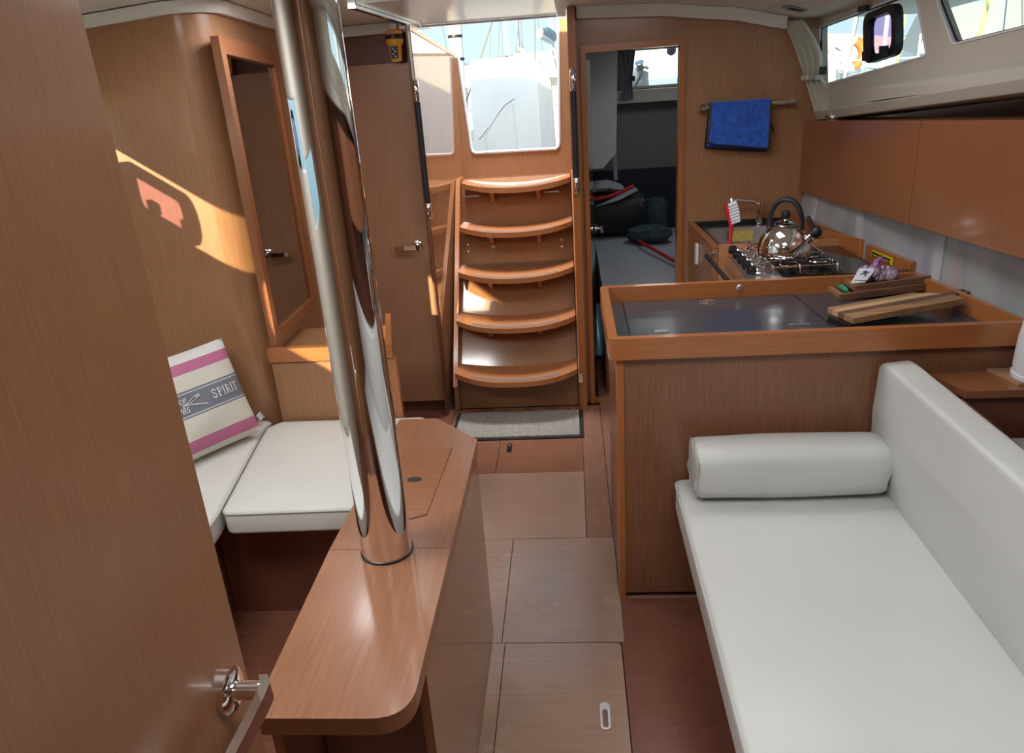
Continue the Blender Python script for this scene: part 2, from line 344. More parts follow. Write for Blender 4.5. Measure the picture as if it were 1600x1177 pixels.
def text_mesh(s, size, to_world, m, parent, name='lettering', shear=0.0, depth=0.0006, bold=0.0):
    cu = bpy.data.curves.new('text', 'FONT'); cu.body = s; cu.size = size; cu.shear = shear; cu.offset = bold; cu.resolution_u = 3
    t = bpy.data.objects.new('text', cu); COL.objects.link(t)
    dg = bpy.context.evaluated_depsgraph_get(); me = bpy.data.meshes.new_from_object(t.evaluated_get(dg)); bpy.data.objects.remove(t); bpy.data.curves.remove(cu)
    for v in me.vertices: v.co = Vector(to_world(v.co.x, v.co.y))
    me.materials.clear()
    o = link_mesh(name, me, m, parent); o['kind'] = 'stuff' if False else o.get('kind', ''); del o['kind']; return o
def thing(name, label, cat, loc, group=None):
    o = bpy.data.objects.new(name, None); o.empty_display_size = 0.05; COL.objects.link(o); o.location = loc
    o['label'] = label; o['category'] = cat
    if group: o['group'] = group
    return o
def tag(o, label, cat, group=None):
    o['label'] = label; o['category'] = cat
    if group: o['group'] = group
    return o
def struct(name, bm, m, parent=None, **k):
    o = obj(name, bm, m, parent, **k)
    if parent is None: o['kind'] = 'structure'
    return o
def struct_empty(name, loc):
    o = bpy.data.objects.new(name, None); COL.objects.link(o); o.location = loc; o['kind'] = 'structure'; return o
def cushion(poly, z0, z1, r=0.02, puff=0.0, rnd=0.03):
    """flat cushion with softly rounded rims over a plan outline"""
    pl = roundpoly(poly, rnd, 4)
    c = Vector((sum(p[0] for p in pl) / len(pl), sum(p[1] for p in pl) / len(pl)))
    bm = nb(); n = len(pl); rings = []
    def ring(ins, z):
        out = []
        for i in range(n):
            p = Vector(pl[i]); a = Vector(pl[i - 1]); b = Vector(pl[(i + 1) % n])
            t = (b - a).normalized(); nrm = Vector((t.y, -t.x))
            if nrm.dot(p - c) < 0: nrm = -nrm
            q = p - nrm * ins; out.append(bm.verts.new((q.x, q.y, z)))
        return out
    steps = 4
    for k in range(steps + 1):
        a = PI / 2 * k / steps; rings.append(ring(r * (1 - math.sin(a)), z0 + r * (1 - math.cos(a))))
    for k in range(steps + 1):
        a = PI / 2 * k / steps; rings.append(ring(r * (1 - math.cos(a)), z1 - r * (1 - math.sin(a))))
    for A, Bq in zip(rings, rings[1:]):
        for i in range(n): bm.faces.new((A[i], A[(i + 1) % n], Bq[(i + 1) % n], Bq[i]))
    bm.faces.new(rings[0])
    last = rings[-1]
    for s in (0.75, 0.45):
        nr = []
        for v in last:
            p = Vector((v.co.x, v.co.y)); q = c + (p - c) * (s if last is rings[-1] else s / 0.75); nr.append(bm.verts.new((q.x, q.y, z1 + puff * (0.6 if s > 0.5 else 1))))
        for i in range(n): bm.faces.new((last[i], last[(i + 1) % n], nr[(i + 1) % n], nr[i]))
        last = nr
    bm.faces.new(last)
    return bm
def sheer(y): return 0.045 * (3.5 - y)

# ================================================================= SETTING
# ---- floor with its separate panels
fl = struct('floor', B(-1.75, 1.45, -1.0, 4.2, -0.06, -0.008), 'seam')
g = 0.0013
def floor_panel(poly, m='floor_wood', r=0.0):
    o = obj('floor_panel', prism(nb(), roundpoly(poly, r) if r else poly, -0.0078, 0.0), m, fl); return o
def fp(x0, x1, y0, y1, m='floor_wood', rr=0.0): return floor_panel([(x0 + g, y0 + g), (x1 - g, y0 + g), (x1 - g, y1 - g), (x0 + g, y1 - g)], m, rr)
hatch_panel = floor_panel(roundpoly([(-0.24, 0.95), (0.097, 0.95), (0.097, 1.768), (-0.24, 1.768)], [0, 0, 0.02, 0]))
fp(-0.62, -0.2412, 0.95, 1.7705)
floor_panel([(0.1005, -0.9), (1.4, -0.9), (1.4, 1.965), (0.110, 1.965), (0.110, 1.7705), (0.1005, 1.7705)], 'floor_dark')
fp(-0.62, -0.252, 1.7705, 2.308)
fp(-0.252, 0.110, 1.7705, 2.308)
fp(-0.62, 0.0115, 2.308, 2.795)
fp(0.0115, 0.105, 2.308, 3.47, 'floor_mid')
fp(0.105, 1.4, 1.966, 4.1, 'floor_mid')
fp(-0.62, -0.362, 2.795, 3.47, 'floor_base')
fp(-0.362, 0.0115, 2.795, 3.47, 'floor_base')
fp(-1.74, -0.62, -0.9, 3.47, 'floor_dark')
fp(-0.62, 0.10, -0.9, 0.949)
# recessed finger pulls in the floor
fl_pull = obj('latch_pull', prism(nb(), rrect(0.026, 0.052, 1.45, 1.54, 0.0125), 0.0002, 0.004), 'steel', fl)
obj('latch_slot', prism(nb(), rrect(0.032, 0.046, 1.457, 1.515, 0.006), 0.0041, 0.0048), 'chrome', fl_pull)
fl_blk = obj('latch_pull', prism(nb(), rrect(-0.328, -0.306, 2.985, 3.065, 0.008), 0.0002, 0.004), 'black', fl)
obj('latch_button', lathe(nb(), [(0.007, 0.0042), (0.007, 0.006), (0, 0.0062)], (-0.317, 3.045, 0), 12), 'steel', fl_blk)

# ---- headliner
def zc(x):
    P = [(-1.8, 1.73), (-1.3, 1.772), (-1.0, 1.79), (-0.6, 1.797), (0, 1.802), (0.4, 1.785), (0.7, 1.748), (0.85, 1.712), (0.95, 1.695), (1.10, 1.69), (1.5, 1.68)]
    for (a, za), (b, zb) in zip(P, P[1:]):
        if x <= b: return za + (zb - za) * (x - a) / (b - a)
    return P[-1][1]
def ceil_piece(bm, xs, y0, y1):
    for a, b in zip(xs, xs[1:]):
        lo = [(a, y0, zc(a) + sheer(y0)), (b, y0, zc(b) + sheer(y0)), (b, y1, zc(b) + sheer(y1)), (a, y1, zc(a) + sheer(y1))]
        slab(bm, lo, (0, 0, 0.05))
    return bm
cb = nb()
ceil_piece(cb, [-1.8, -1.3, -1.0, -0.62], -1.0, 3.52)
ceil_piece(cb, [-0.62, -0.3, -0.02], -1.0, 2.60)
ceil_piece(cb, [-0.02, 0.4, 0.7, 0.80], -1.0, 3.54)
bmesh.ops.remove_doubles(cb, verts=cb.verts, dist=1e-4)
ceiling = struct('ceiling', cb, 'headliner', smooth=False)
cb = nb(); ceil_piece(cb, [0.804, 0.95, 1.10, 1.5], -1.0, 3.54); obj('headliner_panel', cb, 'headliner', ceiling)
# slim flush pull in the outboard headliner panel
zz = zc(0.9) + sheer(3.25)
lp = obj('flush_latch', slab(nb(), [(0.835, 3.20, zc(.835) + sheer(3.2) - .001), (0.915, 3.23, zc(.915) + sheer(3.23) - .001), (0.905, 3.285, zc(.905) + sheer(3.285) - .001), (0.825, 3.255, zc(.825) + sheer(3.255) - .001)], (0, 0, -0.004)), 'winch', ceiling)
obj('latch_slot', slab(nb(), [(0.850, 3.222, zc(.85) + sheer(3.22) - .006), (0.900, 3.240, zc(.9) + sheer(3.24) - .006), (0.894, 3.264, zc(.894) + sheer(3.264) - .006), (0.844, 3.246, zc(.844) + sheer(3.246) - .006)], (0, 0, -0.002)), 'black', lp)

# ---- unseen deck hatches added around the fill lamps under the headliner
for k, (nm, x, y, z, sz, pw_, c) in enumerate(FILL_LAMPS):
    w_ = struct_empty('window_%d' % (6 + k), (x, y, z)); h = sz / 2
    obj('fill_lamp_frame', ring_frame(nb(), rrect(x - h - .05, x + h + .05, y - h - .05, y + h + .05, .06), rrect(x - h, x + h, y - h, y + h, .03), 0.022, lambda u, v, w: Vector((u, v, z - 0.004 + w))), 'moulding', w_)
    obj('hatch_pane', prism(nb(), rrect(x - h, x + h, y - h, y + h, .03), z + 0.006, z + 0.014), 'hatch_acrylic', w_)

# ---- walls that close the hull
struct('wall_forward', B(-1.75, 1.45, -0.95, -0.90, 0, 2.15), 'wall_wood')
# port topside with two long windows (the sun comes in here)
PX = -1.60
win_a = rrect(0.965, 2.32, 1.320, 1.535, 0.05); win_b = rrect(-0.18, 0.94, 1.14, 1.36, 0.07)
struct('wall_port', holed([(-0.9, 0), (2.45, 0), (2.45, 1.80), (-0.9, 1.95)], [win_a, win_b], 0.03, lambda u, v, w: (PX - w, u, v)), 'lining')
for i, wn in ((1, win_a), (2, win_b)):
    w_ = struct_empty('window_%d' % i, (PX, sum(p[0] for p in wn) / len(wn), 1.14))
    cx = sum(p[0] for p in wn) / len(wn); cy = sum(p[1] for p in wn) / len(wn)
    inn = [(cx + (u - cx) * 0.985, cy + (v - cy) * 0.94) for u, v in wn]
    obj('window_gasket', ring_frame(nb(), wn, inn, 0.012, lambda u, v, w: Vector((PX - 0.01 - w, u, v))), 'gasket', w_)
    if i == 2: obj('window_pane', prism(nb(), wn, PX - 0.02, PX - 0.016, 'yz'), 'clear', w_)
    else:
        pl = rrect(1.43, 2.03, 1.328, 1.500, 0.080); pli = rrect(1.500, 1.935, 1.362, 1.474, 0.030)
        obj('window_pane', holed(wn, [pl], 0.004, lambda u, v, w: (PX - 0.02 + w, u, v)), 'clear', w_)
        fr_ = obj('opening_port_frame', ring_frame(nb(), pl, pli, 0.03, lambda u, v, w: Vector((PX - 0.03 + w, u, v))), 'black', w_)
        obj('tinted_pane', prism(nb(), pli, PX - 0.02, PX - 0.015, 'yz'), 'tint', fr_)
        obj('catch', B(PX + 0.001, PX + 0.02, 1.83, 1.90, 1.355, 1.39), 'black', fr_)
        obj('catch', B(PX + 0.001, PX + 0.02, 1.55, 1.62, 1.355, 1.39), 'black', fr_)
# head compartment: cross bulkhead, rounded corner, panel running aft
outl = [(-1.62, 2.45), (-1.20, 2.45)] + [(-1.20 + 0.115 * math.sin(a), 2.565 - 0.115 * math.cos(a)) for a in [PI / 2 * k / 12 for k in range(1, 12)]] + [(-1.085, 2.565), (-1.095, 2.95), (-1.06, 3.49)]
bm = nb(); inn = [(-1.62, 2.49), (-1.205, 2.49)] + [(-1.205 + 0.08 * math.sin(a), 2.575 - 0.08 * math.cos(a)) for a in [PI / 2 * k / 12 for k in range(1, 12)]] + [(-1.125, 2.57), (-1.135, 2.95), (-1.10, 3.49)]
n = len(outl)
def zt(p): return zc(p[0]) + sheer(p[1])
A = [bm.verts.new((*p, 0)) for p in outl]; A2 = [bm.verts.new((*p, zt(p))) for p in outl]; Bq = [bm.verts.new((*p, 0)) for p in inn]; B2 = [bm.verts.new((*p, zt(p))) for p in inn]
for i in range(n - 1):
    bm.faces.new((A[i], A[i + 1], A2[i + 1], A2[i])); bm.faces.new((Bq[i], B2[i], B2[i + 1], Bq[i + 1])); bm.faces.new((A2[i], A2[i + 1], B2[i + 1], B2[i])); bm.faces.new((A[i], Bq[i], Bq[i + 1], A[i + 1]))
bm.faces.new((A[0], A2[0], B2[0], Bq[0])); bm.faces.new((A[-1], Bq[-1], B2[-1], A2[-1]))
struct('wall_head', bm, 'wall_wood', smooth=True)
# white cove moulding where the head bulkhead meets the headliner
bm = nb()
for (p, q) in zip(outl, outl[1:]):
    def nrm(a, b):
        t = (Vector(b) - Vector(a)).normalized(); return Vector((t.y, -t.x))
    off = nrm(p, q) * 0.022
    i = outl.index(p); op = (nrm(outl[max(i - 1, 0)], outl[max(i - 1, 0) + 1]) + nrm(p, q)).normalized() * 0.022; j = min(i + 2, n - 1); oq = (nrm(p, q) + nrm(outl[j - 1], outl[j])).normalized() * 0.022
    a0, b0 = Vector((*p, zt(p))), Vector((*q, zt(q))); oa, ob = Vector((*op, 0)), Vector((*oq, 0)); d = Vector((0, 0, -0.034))
    hexa(bm, [a0 + d, b0 + d, b0 + ob + d, a0 + oa + d, a0 + Vector((0, 0, -.001)), b0 + Vector((0, 0, -.001)), b0 + ob * 1.9 + Vector((0, 0, -.001)), a0 + oa * 1.9 + Vector((0, 0, -.001))])
bmesh.ops.remove_doubles(bm, verts=bm.verts, dist=1e-4)
struct('trim_1', bm, 'moulding')
bm = nb(); ss = [-1.02, -0.9, -0.8, -0.7, -0.645]
for a, b in zip(ss, ss[1:]): slab(bm, [(a, 3.43, zc(a) - .040), (b, 3.43, zc(b) - .040), (b, 3.43, zc(b)), (a, 3.43, zc(a))], (0, 0.05, 0))
bmesh.ops.remove_doubles(bm, verts=bm.verts, dist=1e-4)
struct('trim_2', bm, 'moulding')
# aft side of the saloon: header above the head door, post beside it
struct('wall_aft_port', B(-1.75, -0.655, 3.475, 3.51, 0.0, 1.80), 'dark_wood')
struct('wall_companionway_port', slab(nb(), [(-0.648, 3.46, 0), (-0.552, 4.05, 0), (-0.552, 4.05, 1.655), (-0.648, 3.46, 1.765)], (-0.025, 0, 0)), 'lacquer')
struct('trim_3', slab(nb(), [(-0.650, 3.42, 1.765), (-0.548, 4.07, 1.655), (-0.548, 4.07, 1.672), (-0.650, 3.42, 1.782)], (-0.05, 0, 0)), 'trim_wood')
cw_open = roundpoly([(-0.502, 1.195), (-0.048, 1.192), (-0.030, 1.84), (-0.560, 1.84)], [0.03, 0.03, 0, 0])
bmw = holed([(-0.56, 0), (0.03, 0), (0.03, 1.80), (-0.03, 1.80)] + [(-0.048, 1.225), (-0.052, 1.205), (-0.066, 1.192)] + [(-0.484, 1.195), (-0.500, 1.203), (-0.505, 1.222), (-0.532, 1.655), (-0.56, 1.655)], [], 0.03, lambda u, v, w: (u, 4.05 + w, v))
struct('wall_companionway_aft', bmw, 'wall_wood')
gk = [(-0.532, 1.66), (-0.505, 1.222), (-0.500, 1.203), (-0.484, 1.195), (-0.066, 1.192), (-0.052, 1.205), (-0.048, 1.225), (-0.030, 1.80)]
bm = nb(); tube(bm, [(x, 4.050, z) for x, z in gk], 0.008, 8); struct('trim_4', bm, 'gasket', smooth=True)
struct('wall_companionway_starboard', slab(nb(), [(0.012, 3.46, 0), (0.012, 4.05, 0), (0.012, 4.05, 1.80), (0.012, 3.46, 1.80)], (0.025, 0, 0)), 'wall_wood')
struct('trim_5', B(0.010, 0.042, 3.425, 3.458, 0.0, 1.80), 'trim_wood')
# sliding hatch over the companionway
struct('sun_stop_slab', B(-0.70, 0.06, 2.30, 3.36, 1.885, 1.91), 'gelcoat')  # unseen slab added above the hatch to block stray sun rays
sh = thing('sliding_hatch', 'white glossy sliding companionway hatch slid forward under the headliner', 'hatch', (-0.32, 2.95, 1.772))
obj('hatch_panel', B(-0.600, -0.032, 2.40, 3.47, 1.776, 1.800), 'hatch_acrylic', sh, bevel=0.006)
obj('front_lip', B(-0.600, -0.032, 3.455, 3.485, 1.768, 1.775), 'gasket', sh)
obj('slide_rail', slab(nb(), [(-0.625, 2.40, 1.765), (-0.603, 2.40, 1.765), (-0.603, 3.46, 1.765), (-0.625, 3.46, 1.765)], (0, 0, 0.03)), 'chrome', sh, bevel=0.004)
obj('slide_rail', slab(nb(), [(-0.028, 2.40, 1.765), (0.006, 2.40, 1.765), (0.006, 3.42, 1.765), (-0.028, 3.42, 1.765)], (0, 0, 0.03)), 'gasket', sh, bevel=0.004)

# starboard aft bulkhead with the cabin doorway
head = [(x, zc(x)) for x in (1.14, 1.05, 0.95, 0.85, 0.7, 0.4, 0.2, 0.043)]
door_hole = [(0.082, 0.02), (0.478, 0.02), (0.478, 1.628), (0.082, 1.624)]
struct('wall_aft_starboard', holed([(0.043, 0), (1.355, 0), (1.355, 1.29), (1.085, 1.30), (1.072, 1.42), (1.048, 1.69)] + head[2:], [door_hole], 0.03, lambda u, v, w: (u, 3.50 + w, v)), 'wall_wood')
fo = [(0.060, 0.0), (0.500, 0.0), (0.500, 1.655), (0.060, 1.650)]; fi = [(0.084, -0.001), (0.476, -0.001), (0.476, 1.626), (0.084, 1.622)]
df = struct_empty('trim_6', (0.28, 3.5, 0))
for i, (a, b, c, d, m) in enumerate(((0, 0, 3, 3, 'trim_wood'), (1, 1, 2, 2, 'trim_wood'), (3, 3, 2, 2, 'trim_wood_x'))):
    q = [fo[a], fi[b], fi[c], fo[d]]
    obj('door_frame_bar', slab(nb(), [(u, 3.484, v) for u, v in q], (0, 0.06, 0)), m, df, bevel=0.003)
bm = nb(); xs = [0.05, 0.2, 0.4, 0.6, 0.7, 0.78, 0.85, 0.90]
for a, b in zip(xs, xs[1:]): slab(bm, [(a, 3.455, zc(a) - .044), (b, 3.455, zc(b) - .046), (b, 3.44, zc(b) + .001), (a, 3.44, zc(a) + .001)], (0, 0.044, 0))
bmesh.ops.remove_doubles(bm, verts=bm.verts, dist=1e-4)
struct('trim_7', bm, 'moulding', bevel=0.003)

# starboard hull side: dark inner skin, lining with the cabin windows
struct('wall_starboard', prism(nb(), [(-0.9, 0), (5.4, 0), (5.4, 1.25), (3.5, 1.31), (2.0, 1.44), (-0.9, 1.70)], 1.36, 1.40, 'yz'), 'dark_wood')
def LX(y, z): return 1.07 + 0.05 * (3.5 - y) - 0.10 * (z - 1.42)
w3 = roundpoly([(2.595, 1.525), (3.52, 1.42), (3.50, 1.655), (2.68, 1.716)], 0.012)
w4 = roundpoly([(1.10, 1.665), (2.447, 1.55), (2.561, 1.69), (1.15, 1.80)], [0.03, 0.035, 0.02, 0.03])
def to_lin(u, v, w): return (LX(u, v) + w, u, v)
lin_out = [(-0.9, 1.70), (2.107, 1.443), (3.50, 1.310), (3.50, zc(1.05) + 0.01), (-0.9, zc(1.2) + sheer(-0.9) + 0.01)]
struct('wall_starboard_lining', holed(lin_out, [w3, w4], 0.03, to_lin), 'lining')
for i, wn in ((3, w3), (4, w4)):
    cx = sum(p[0] for p in wn) / len(wn); cy = sum(p[1] for p in wn) / len(wn)
    w_ = struct_empty('window_%d' % i, (LX(cx, cy), cx, min(p[1] for p in wn)))
    inn = [(cx + (u - cx) * 0.99, cy + (v - cy) * 0.955) for u, v in wn]
    obj('window_gasket', ring_frame(nb(), wn, inn, 0.016, lambda u, v, w: Vector(to_lin(u, v, w - 0.004))), 'gasket', w_)
    in2 = [(cx + (u - cx) * 0.982, cy + (v - cy) * 0.925) for u, v in wn]
    obj('window_seal', ring_frame(nb(), inn, in2, 0.004, lambda u, v, w: Vector(to_lin(u, v, w + 0.004))), 'black', w_)
    if i == 3:
        pl = roundpoly([(2.765, 1.592), (2.985, 1.508), (3.085, 1.640), (2.87, 1.692)], 0.05, 6)
        pl = roundpoly([(2.79, 1.535), (3.045, 1.505), (3.05, 1.672), (2.795, 1.694)], 0.05, 6)
        px_ = sum(p[0] for p in pl) / len(pl); py_ = sum(p[1] for p in pl) / len(pl)
        pli = [(px_ + (u - px_) * 0.76, py_ + (v - py_) * 0.72) for u, v in pl]
        obj('window_pane', holed(wn, [pl], 0.004, lambda u, v, w: to_lin(u, v, w + 0.012)), 'clear', w_)
        fr_ = obj('opening_port_frame', ring_frame(nb(), pl, pli, 0.026, lambda u, v, w: Vector(to_lin(u, v, w - 0.010))), 'black', w_, bevel=0.003)
        bm = nb(); prism(bm, pli, 0.004, 0.008)
        for v in bm.verts: v.co = Vector(to_lin(v.co.x, v.co.y, v.co.z))
        obj('tinted_pane', bm, 'tint', fr_)
        for (u, v) in ((2.99, 1.535), (2.85, 1.548)):
            bm = nb(); box(bm, -0.018, 0.018, -0.016, 0.016, -0.03, -0.013)
            for q in bm.verts: q.co = Vector(to_lin(u + q.co.x, v + q.co.y, q.co.z))
            obj('catch', bm, 'black', fr_, bevel=0.004)
        bm = nb(); box(bm, -0.045, 0.03, -0.010, 0.010, -0.024, -0.013)
        for q in bm.verts: q.co = Vector(to_lin(3.03 + q.co.x, 1.690 + q.co.y, q.co.z))
        obj('hinge', bm, 'black', fr_, bevel=0.003)
    else:
        bm = nb(); prism(bm, wn, 0.012, 0.016)
        for v in bm.verts: v.co = Vector(to_lin(v.co.x, v.co.y, v.co.z))
        obj('window_pane', bm, 'clear', w_)
# padded lower panel and the ledge below it
bm = nb(); pp = [(-0.9, 1.56), (2.10, 1.455), (2.90, 1.388), (2.95, 1.388), (3.02, 1.425), (2.60, 1.47), (-0.9, 1.70)]
for (u, v) in [0] and []: pass
lo = [bm.verts.new(to_lin(u, v, -0.002)) for u, v in pp]; hi = [bm.verts.new(to_lin(u, v - 0.0, -0.034 if k < 5 else -0.006)) for k, (u, v) in enumerate(pp)]
bm.faces.new(lo); bm.faces.new(hi)
for k in range(len(pp)): bm.faces.new((lo[k], lo[(k + 1) % len(pp)], hi[(k + 1) % len(pp)], hi[k]))
struct('trim_8', bm, 'lining', bevel=0.004)
bm = nb(); yy = [3.495, 2.9, 2.1, 1.2, 0.2, -0.9]
def lz(y): return 1.302 + (3.5 - y) * 0.0975
for a, b in zip(yy, yy[1:]):
    P0 = [(LX(y, lz(y)) - 0.020, y, lz(y) - 0.012) for y in (a, b)]; P1 = [(LX(y, lz(y)) - 0.040, y, lz(y) + 0.022) for y in (a, b)]
    hexa(bm, [P0[0], P0[1], (P0[1][0] + .25, P0[1][1], P0[1][2]), (P0[0][0] + .25, P0[0][1], P0[0][2]), P1[0], P1[1], (P1[1][0] + .038, P1[1][1], P1[1][2]), (P1[0][0] + .038, P1[0][1], P1[0][2])])
bmesh.ops.remove_doubles(bm, verts=bm.verts, dist=1e-4)
struct('trim_9', bm, 'lining', bevel=0.004)

# aft cabin shell seen through the doorway
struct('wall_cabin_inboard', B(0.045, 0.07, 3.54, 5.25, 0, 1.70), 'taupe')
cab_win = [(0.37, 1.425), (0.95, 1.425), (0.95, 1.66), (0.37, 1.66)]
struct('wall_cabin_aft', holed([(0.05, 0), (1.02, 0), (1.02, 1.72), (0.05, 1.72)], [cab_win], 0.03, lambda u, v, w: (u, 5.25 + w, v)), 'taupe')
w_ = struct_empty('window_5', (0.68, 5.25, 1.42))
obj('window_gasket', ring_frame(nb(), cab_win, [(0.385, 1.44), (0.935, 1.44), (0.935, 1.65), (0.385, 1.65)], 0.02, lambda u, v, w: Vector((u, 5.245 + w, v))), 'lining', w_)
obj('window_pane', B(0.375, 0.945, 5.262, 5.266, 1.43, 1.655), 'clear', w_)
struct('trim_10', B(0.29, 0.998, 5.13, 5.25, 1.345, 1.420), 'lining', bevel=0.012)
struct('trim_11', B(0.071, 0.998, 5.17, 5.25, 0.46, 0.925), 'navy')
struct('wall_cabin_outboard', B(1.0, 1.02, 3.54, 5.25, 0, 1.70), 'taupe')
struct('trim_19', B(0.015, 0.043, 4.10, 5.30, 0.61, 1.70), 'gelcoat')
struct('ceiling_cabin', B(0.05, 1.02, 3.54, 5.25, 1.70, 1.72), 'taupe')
bm = nb(); prism(bm, [(0.075, 1.02), (0.19, 1.02), (0.268, 1.10), (0.275, 1.30), (0.285, 1.69), (0.075, 1.69)], 4.55, 5.16, 'xz'); struct('trim_12', bm, 'gelcoat', bevel=0.02)

# ================================================================= FURNITURE
# ---- foreground cabin door, swung open along the port side
d1 = struct_empty('door_1', (-0.44, 0.35, 0.03))
obj('door_panel', B(-0.460, -0.423, -0.06, 0.709, 0.03, 1.74), wood('near_door_veneer', (0.23, 0.098, 0.042), (0.30, 0.132, 0.060), 'Z', 0.40, 0.2, 2.0), d1, bevel=0.003)
def lever(parent, base, out, along, k=1.0, m='chrome'):
    """round rose, short neck, flat lever with a turned-back tip"""
    base, out, along = Vector(base), Vector(out).normalized(), Vector(along).normalized(); up = out.cross(along)
    h = obj('lever_handle', lathe(nb(), [(0, 0), (0.026 * k, 0), (0.026 * k, 0.007 * k), (0.022 * k, 0.010 * k), (0.0105 * k, 0.011 * k), (0.0105 * k, 0.042 * k), (0.0, 0.043 * k)], base, 28, out), m, parent, smooth=True)
    bm = nb(); pts = []
    L = 0.115 * k
    prof = [(-0.012, 0.040, 0.0115), (0.0, 0.047, 0.0120), (0.02, 0.047, 0.0115), (0.06, 0.045, 0.0105), (0.098, 0.042, 0.0100), (0.115, 0.037, 0.0085)]
    rings = []
    for s, o, w in prof:
        c = base + along * (s * k) + out * (o * k); t = 0.0055 * k
        rings.append([bm.verts.new(c + up * (w * k) * a + out * t * b) for a, b in ((-1, -1), (1, -1), (1, 1), (-1, 1))])
    for A, Bq in zip(rings, rings[1:]):
        for i in range(4): bm.faces.new((A[i], A[(i + 1) % 4], Bq[(i + 1) % 4], Bq[i]))
    bm.faces.new(rings[0]); bm.faces.new(rings[-1])
    obj('grip', bm, m, h, bevel=0.0025 * k)
    return h
lever(d1, (-0.423, 0.660, 0.905), (1, 0, 0), (0, -1, -0.06), 1.05)
obj('latch_plate', B(-0.452, -0.431, 0.7085, 0.711, 0.83, 0.99), 'chrome', d1)

# ---- head door (closed)
d2 = struct_empty('door_2', (-0.83, 3.46, 0.06))
obj('door_panel', B(-0.995, -0.668, 3.447, 3.472, 0.064, 1.637), wood('head_door_veneer', (0.33, 0.165, 0.090), (0.42, 0.22, 0.125), 'Z', 0.30, 0.35), d2, bevel=0.003)
lever(d2, (-0.718, 3.447, 0.852), (0, -1, 0), (-1, 0, -0.02), 0.92)
for z in (0.832,): obj('latch_plate', B(-0.667, -0.662, 3.448, 3.462, 0.80, 0.87), 'chrome', d2)
obj('latch_plate', B(-0.667, -0.660, 3.445, 3.462, 1.42, 1.63), 'chrome', d2)
struct('door_post', B(-0.6585, -0.650, 3.40, 3.4745, 0.0, 1.78), 'dark_wood')
# ---- aft cabin door, open into the cabin
d3 = struct_empty('door_3', (0.10, 3.8, 0.03))
obj('door_panel', slab(nb(), [(0.085, 3.545, 0.03), (0.118, 4.02, 0.03), (0.118, 4.02, 1.60), (0.085, 3.545, 1.60)], (-0.012, 0, 0)), wood('aft_door_veneer', (0.13, 0.07, 0.045), (0.19, 0.105, 0.07), 'Z', 0.12, 0.6), d3)
lever(d3, (0.119, 3.95, 0.79), (1, -0.07, 0), (0, -1, 0), 0.8)
obj('strike_plate', B(0.0835, 0.0855, 3.49, 3.53, 1.39, 1.47), 'chrome', d3)

# ---- grab rails
def grab(label, x, y, z0, z1):
    t = thing('grab_rail', label, 'grab rail', (x, y, z0), 'black wrapped grab rails beside the companionway')
    obj('grip', lathe(nb(), [(0.0125, z0 + 0.07), (0.0125, z1 - 0.09)], (x, y, 0), 14), 'rubber', t, smooth=True)
    for a, b in ((z0, z0 + 0.07), (z1 - 0.09, z1)):
        obj('end_ferrule', lathe(nb(), [(0.008, a), (0.0135, a + 0.006), (0.0135, b - 0.006), (0.008, b)], (x, y, 0), 14), 'chrome', t, smooth=True)
        obj('mounting_foot', B(x - 0.006, x + 0.006, y + 0.008, y + 0.030, (a + b) / 2 - 0.012, (a + b) / 2 + 0.012), 'chrome', t)
grab('chrome ended black grab rail at the left of the companionway, beside the closed brown door', -0.634, 3.37, 0.985, 1.565)
grab('chrome ended black grab rail at the right of the companionway, beside the cabin doorway', 0.026, 3.395, 1.055, 1.565)

# ---- mirror on the head bulkhead
mr = thing('wall_mirror', 'tall wood framed mirror on the panel behind the chrome mast post', 'mirror', (-1.06, 2.68, 0.73))
def mirror_pt(v, z, off):       # v runs aft along the panel, off is out of it
    d = Vector((-0.004, 0.400)).normalized(); nn = Vector((d.y, -d.x)); p = Vector((-1.078, 2.478)) + d * v + nn * (off + 0.004)
    return (p.x, p.y, z)
def mbar(v0, v1, z0, z1, o0, o1, dz=(0, 0, 0, 0), m='frame_wood', nm='frame_bar', par=None, bev=0.004):
    bm = nb(); hexa(bm, [mirror_pt(v0, z0, o0), mirror_pt(v1, z0 + dz[0], o0), mirror_pt(v1, z0 + dz[0], o1), mirror_pt(v0, z0, o1), mirror_pt(v0, z1, o0), mirror_pt(v1, z1 + dz[1], o0), mirror_pt(v1, z1 + dz[1], o1), mirror_pt(v0, z1, o1)])
    return obj(nm, bm, m, par or mr, bevel=bev)
mbar(-0.034, 0.002, 0.725, 1.725, 0.0, 0.027, bev=0.009)
mbar(0.432, 0.456, 0.735, 1.690, 0.0, 0.022)
mbar(0.002, 0.432, 1.675, 1.725, 0.0, 0.024, (-0.03, -0.03), 'frame_wood')
mbar(0.002, 0.432, 0.735, 0.770, 0.0, 0.022, (0, 0), 'frame_wood')
mbar(0.002, 0.432, 0.770, 1.675, 0.004, 0.009, (0, -0.03), 'mirror', 'mirror_glass', None, 0)

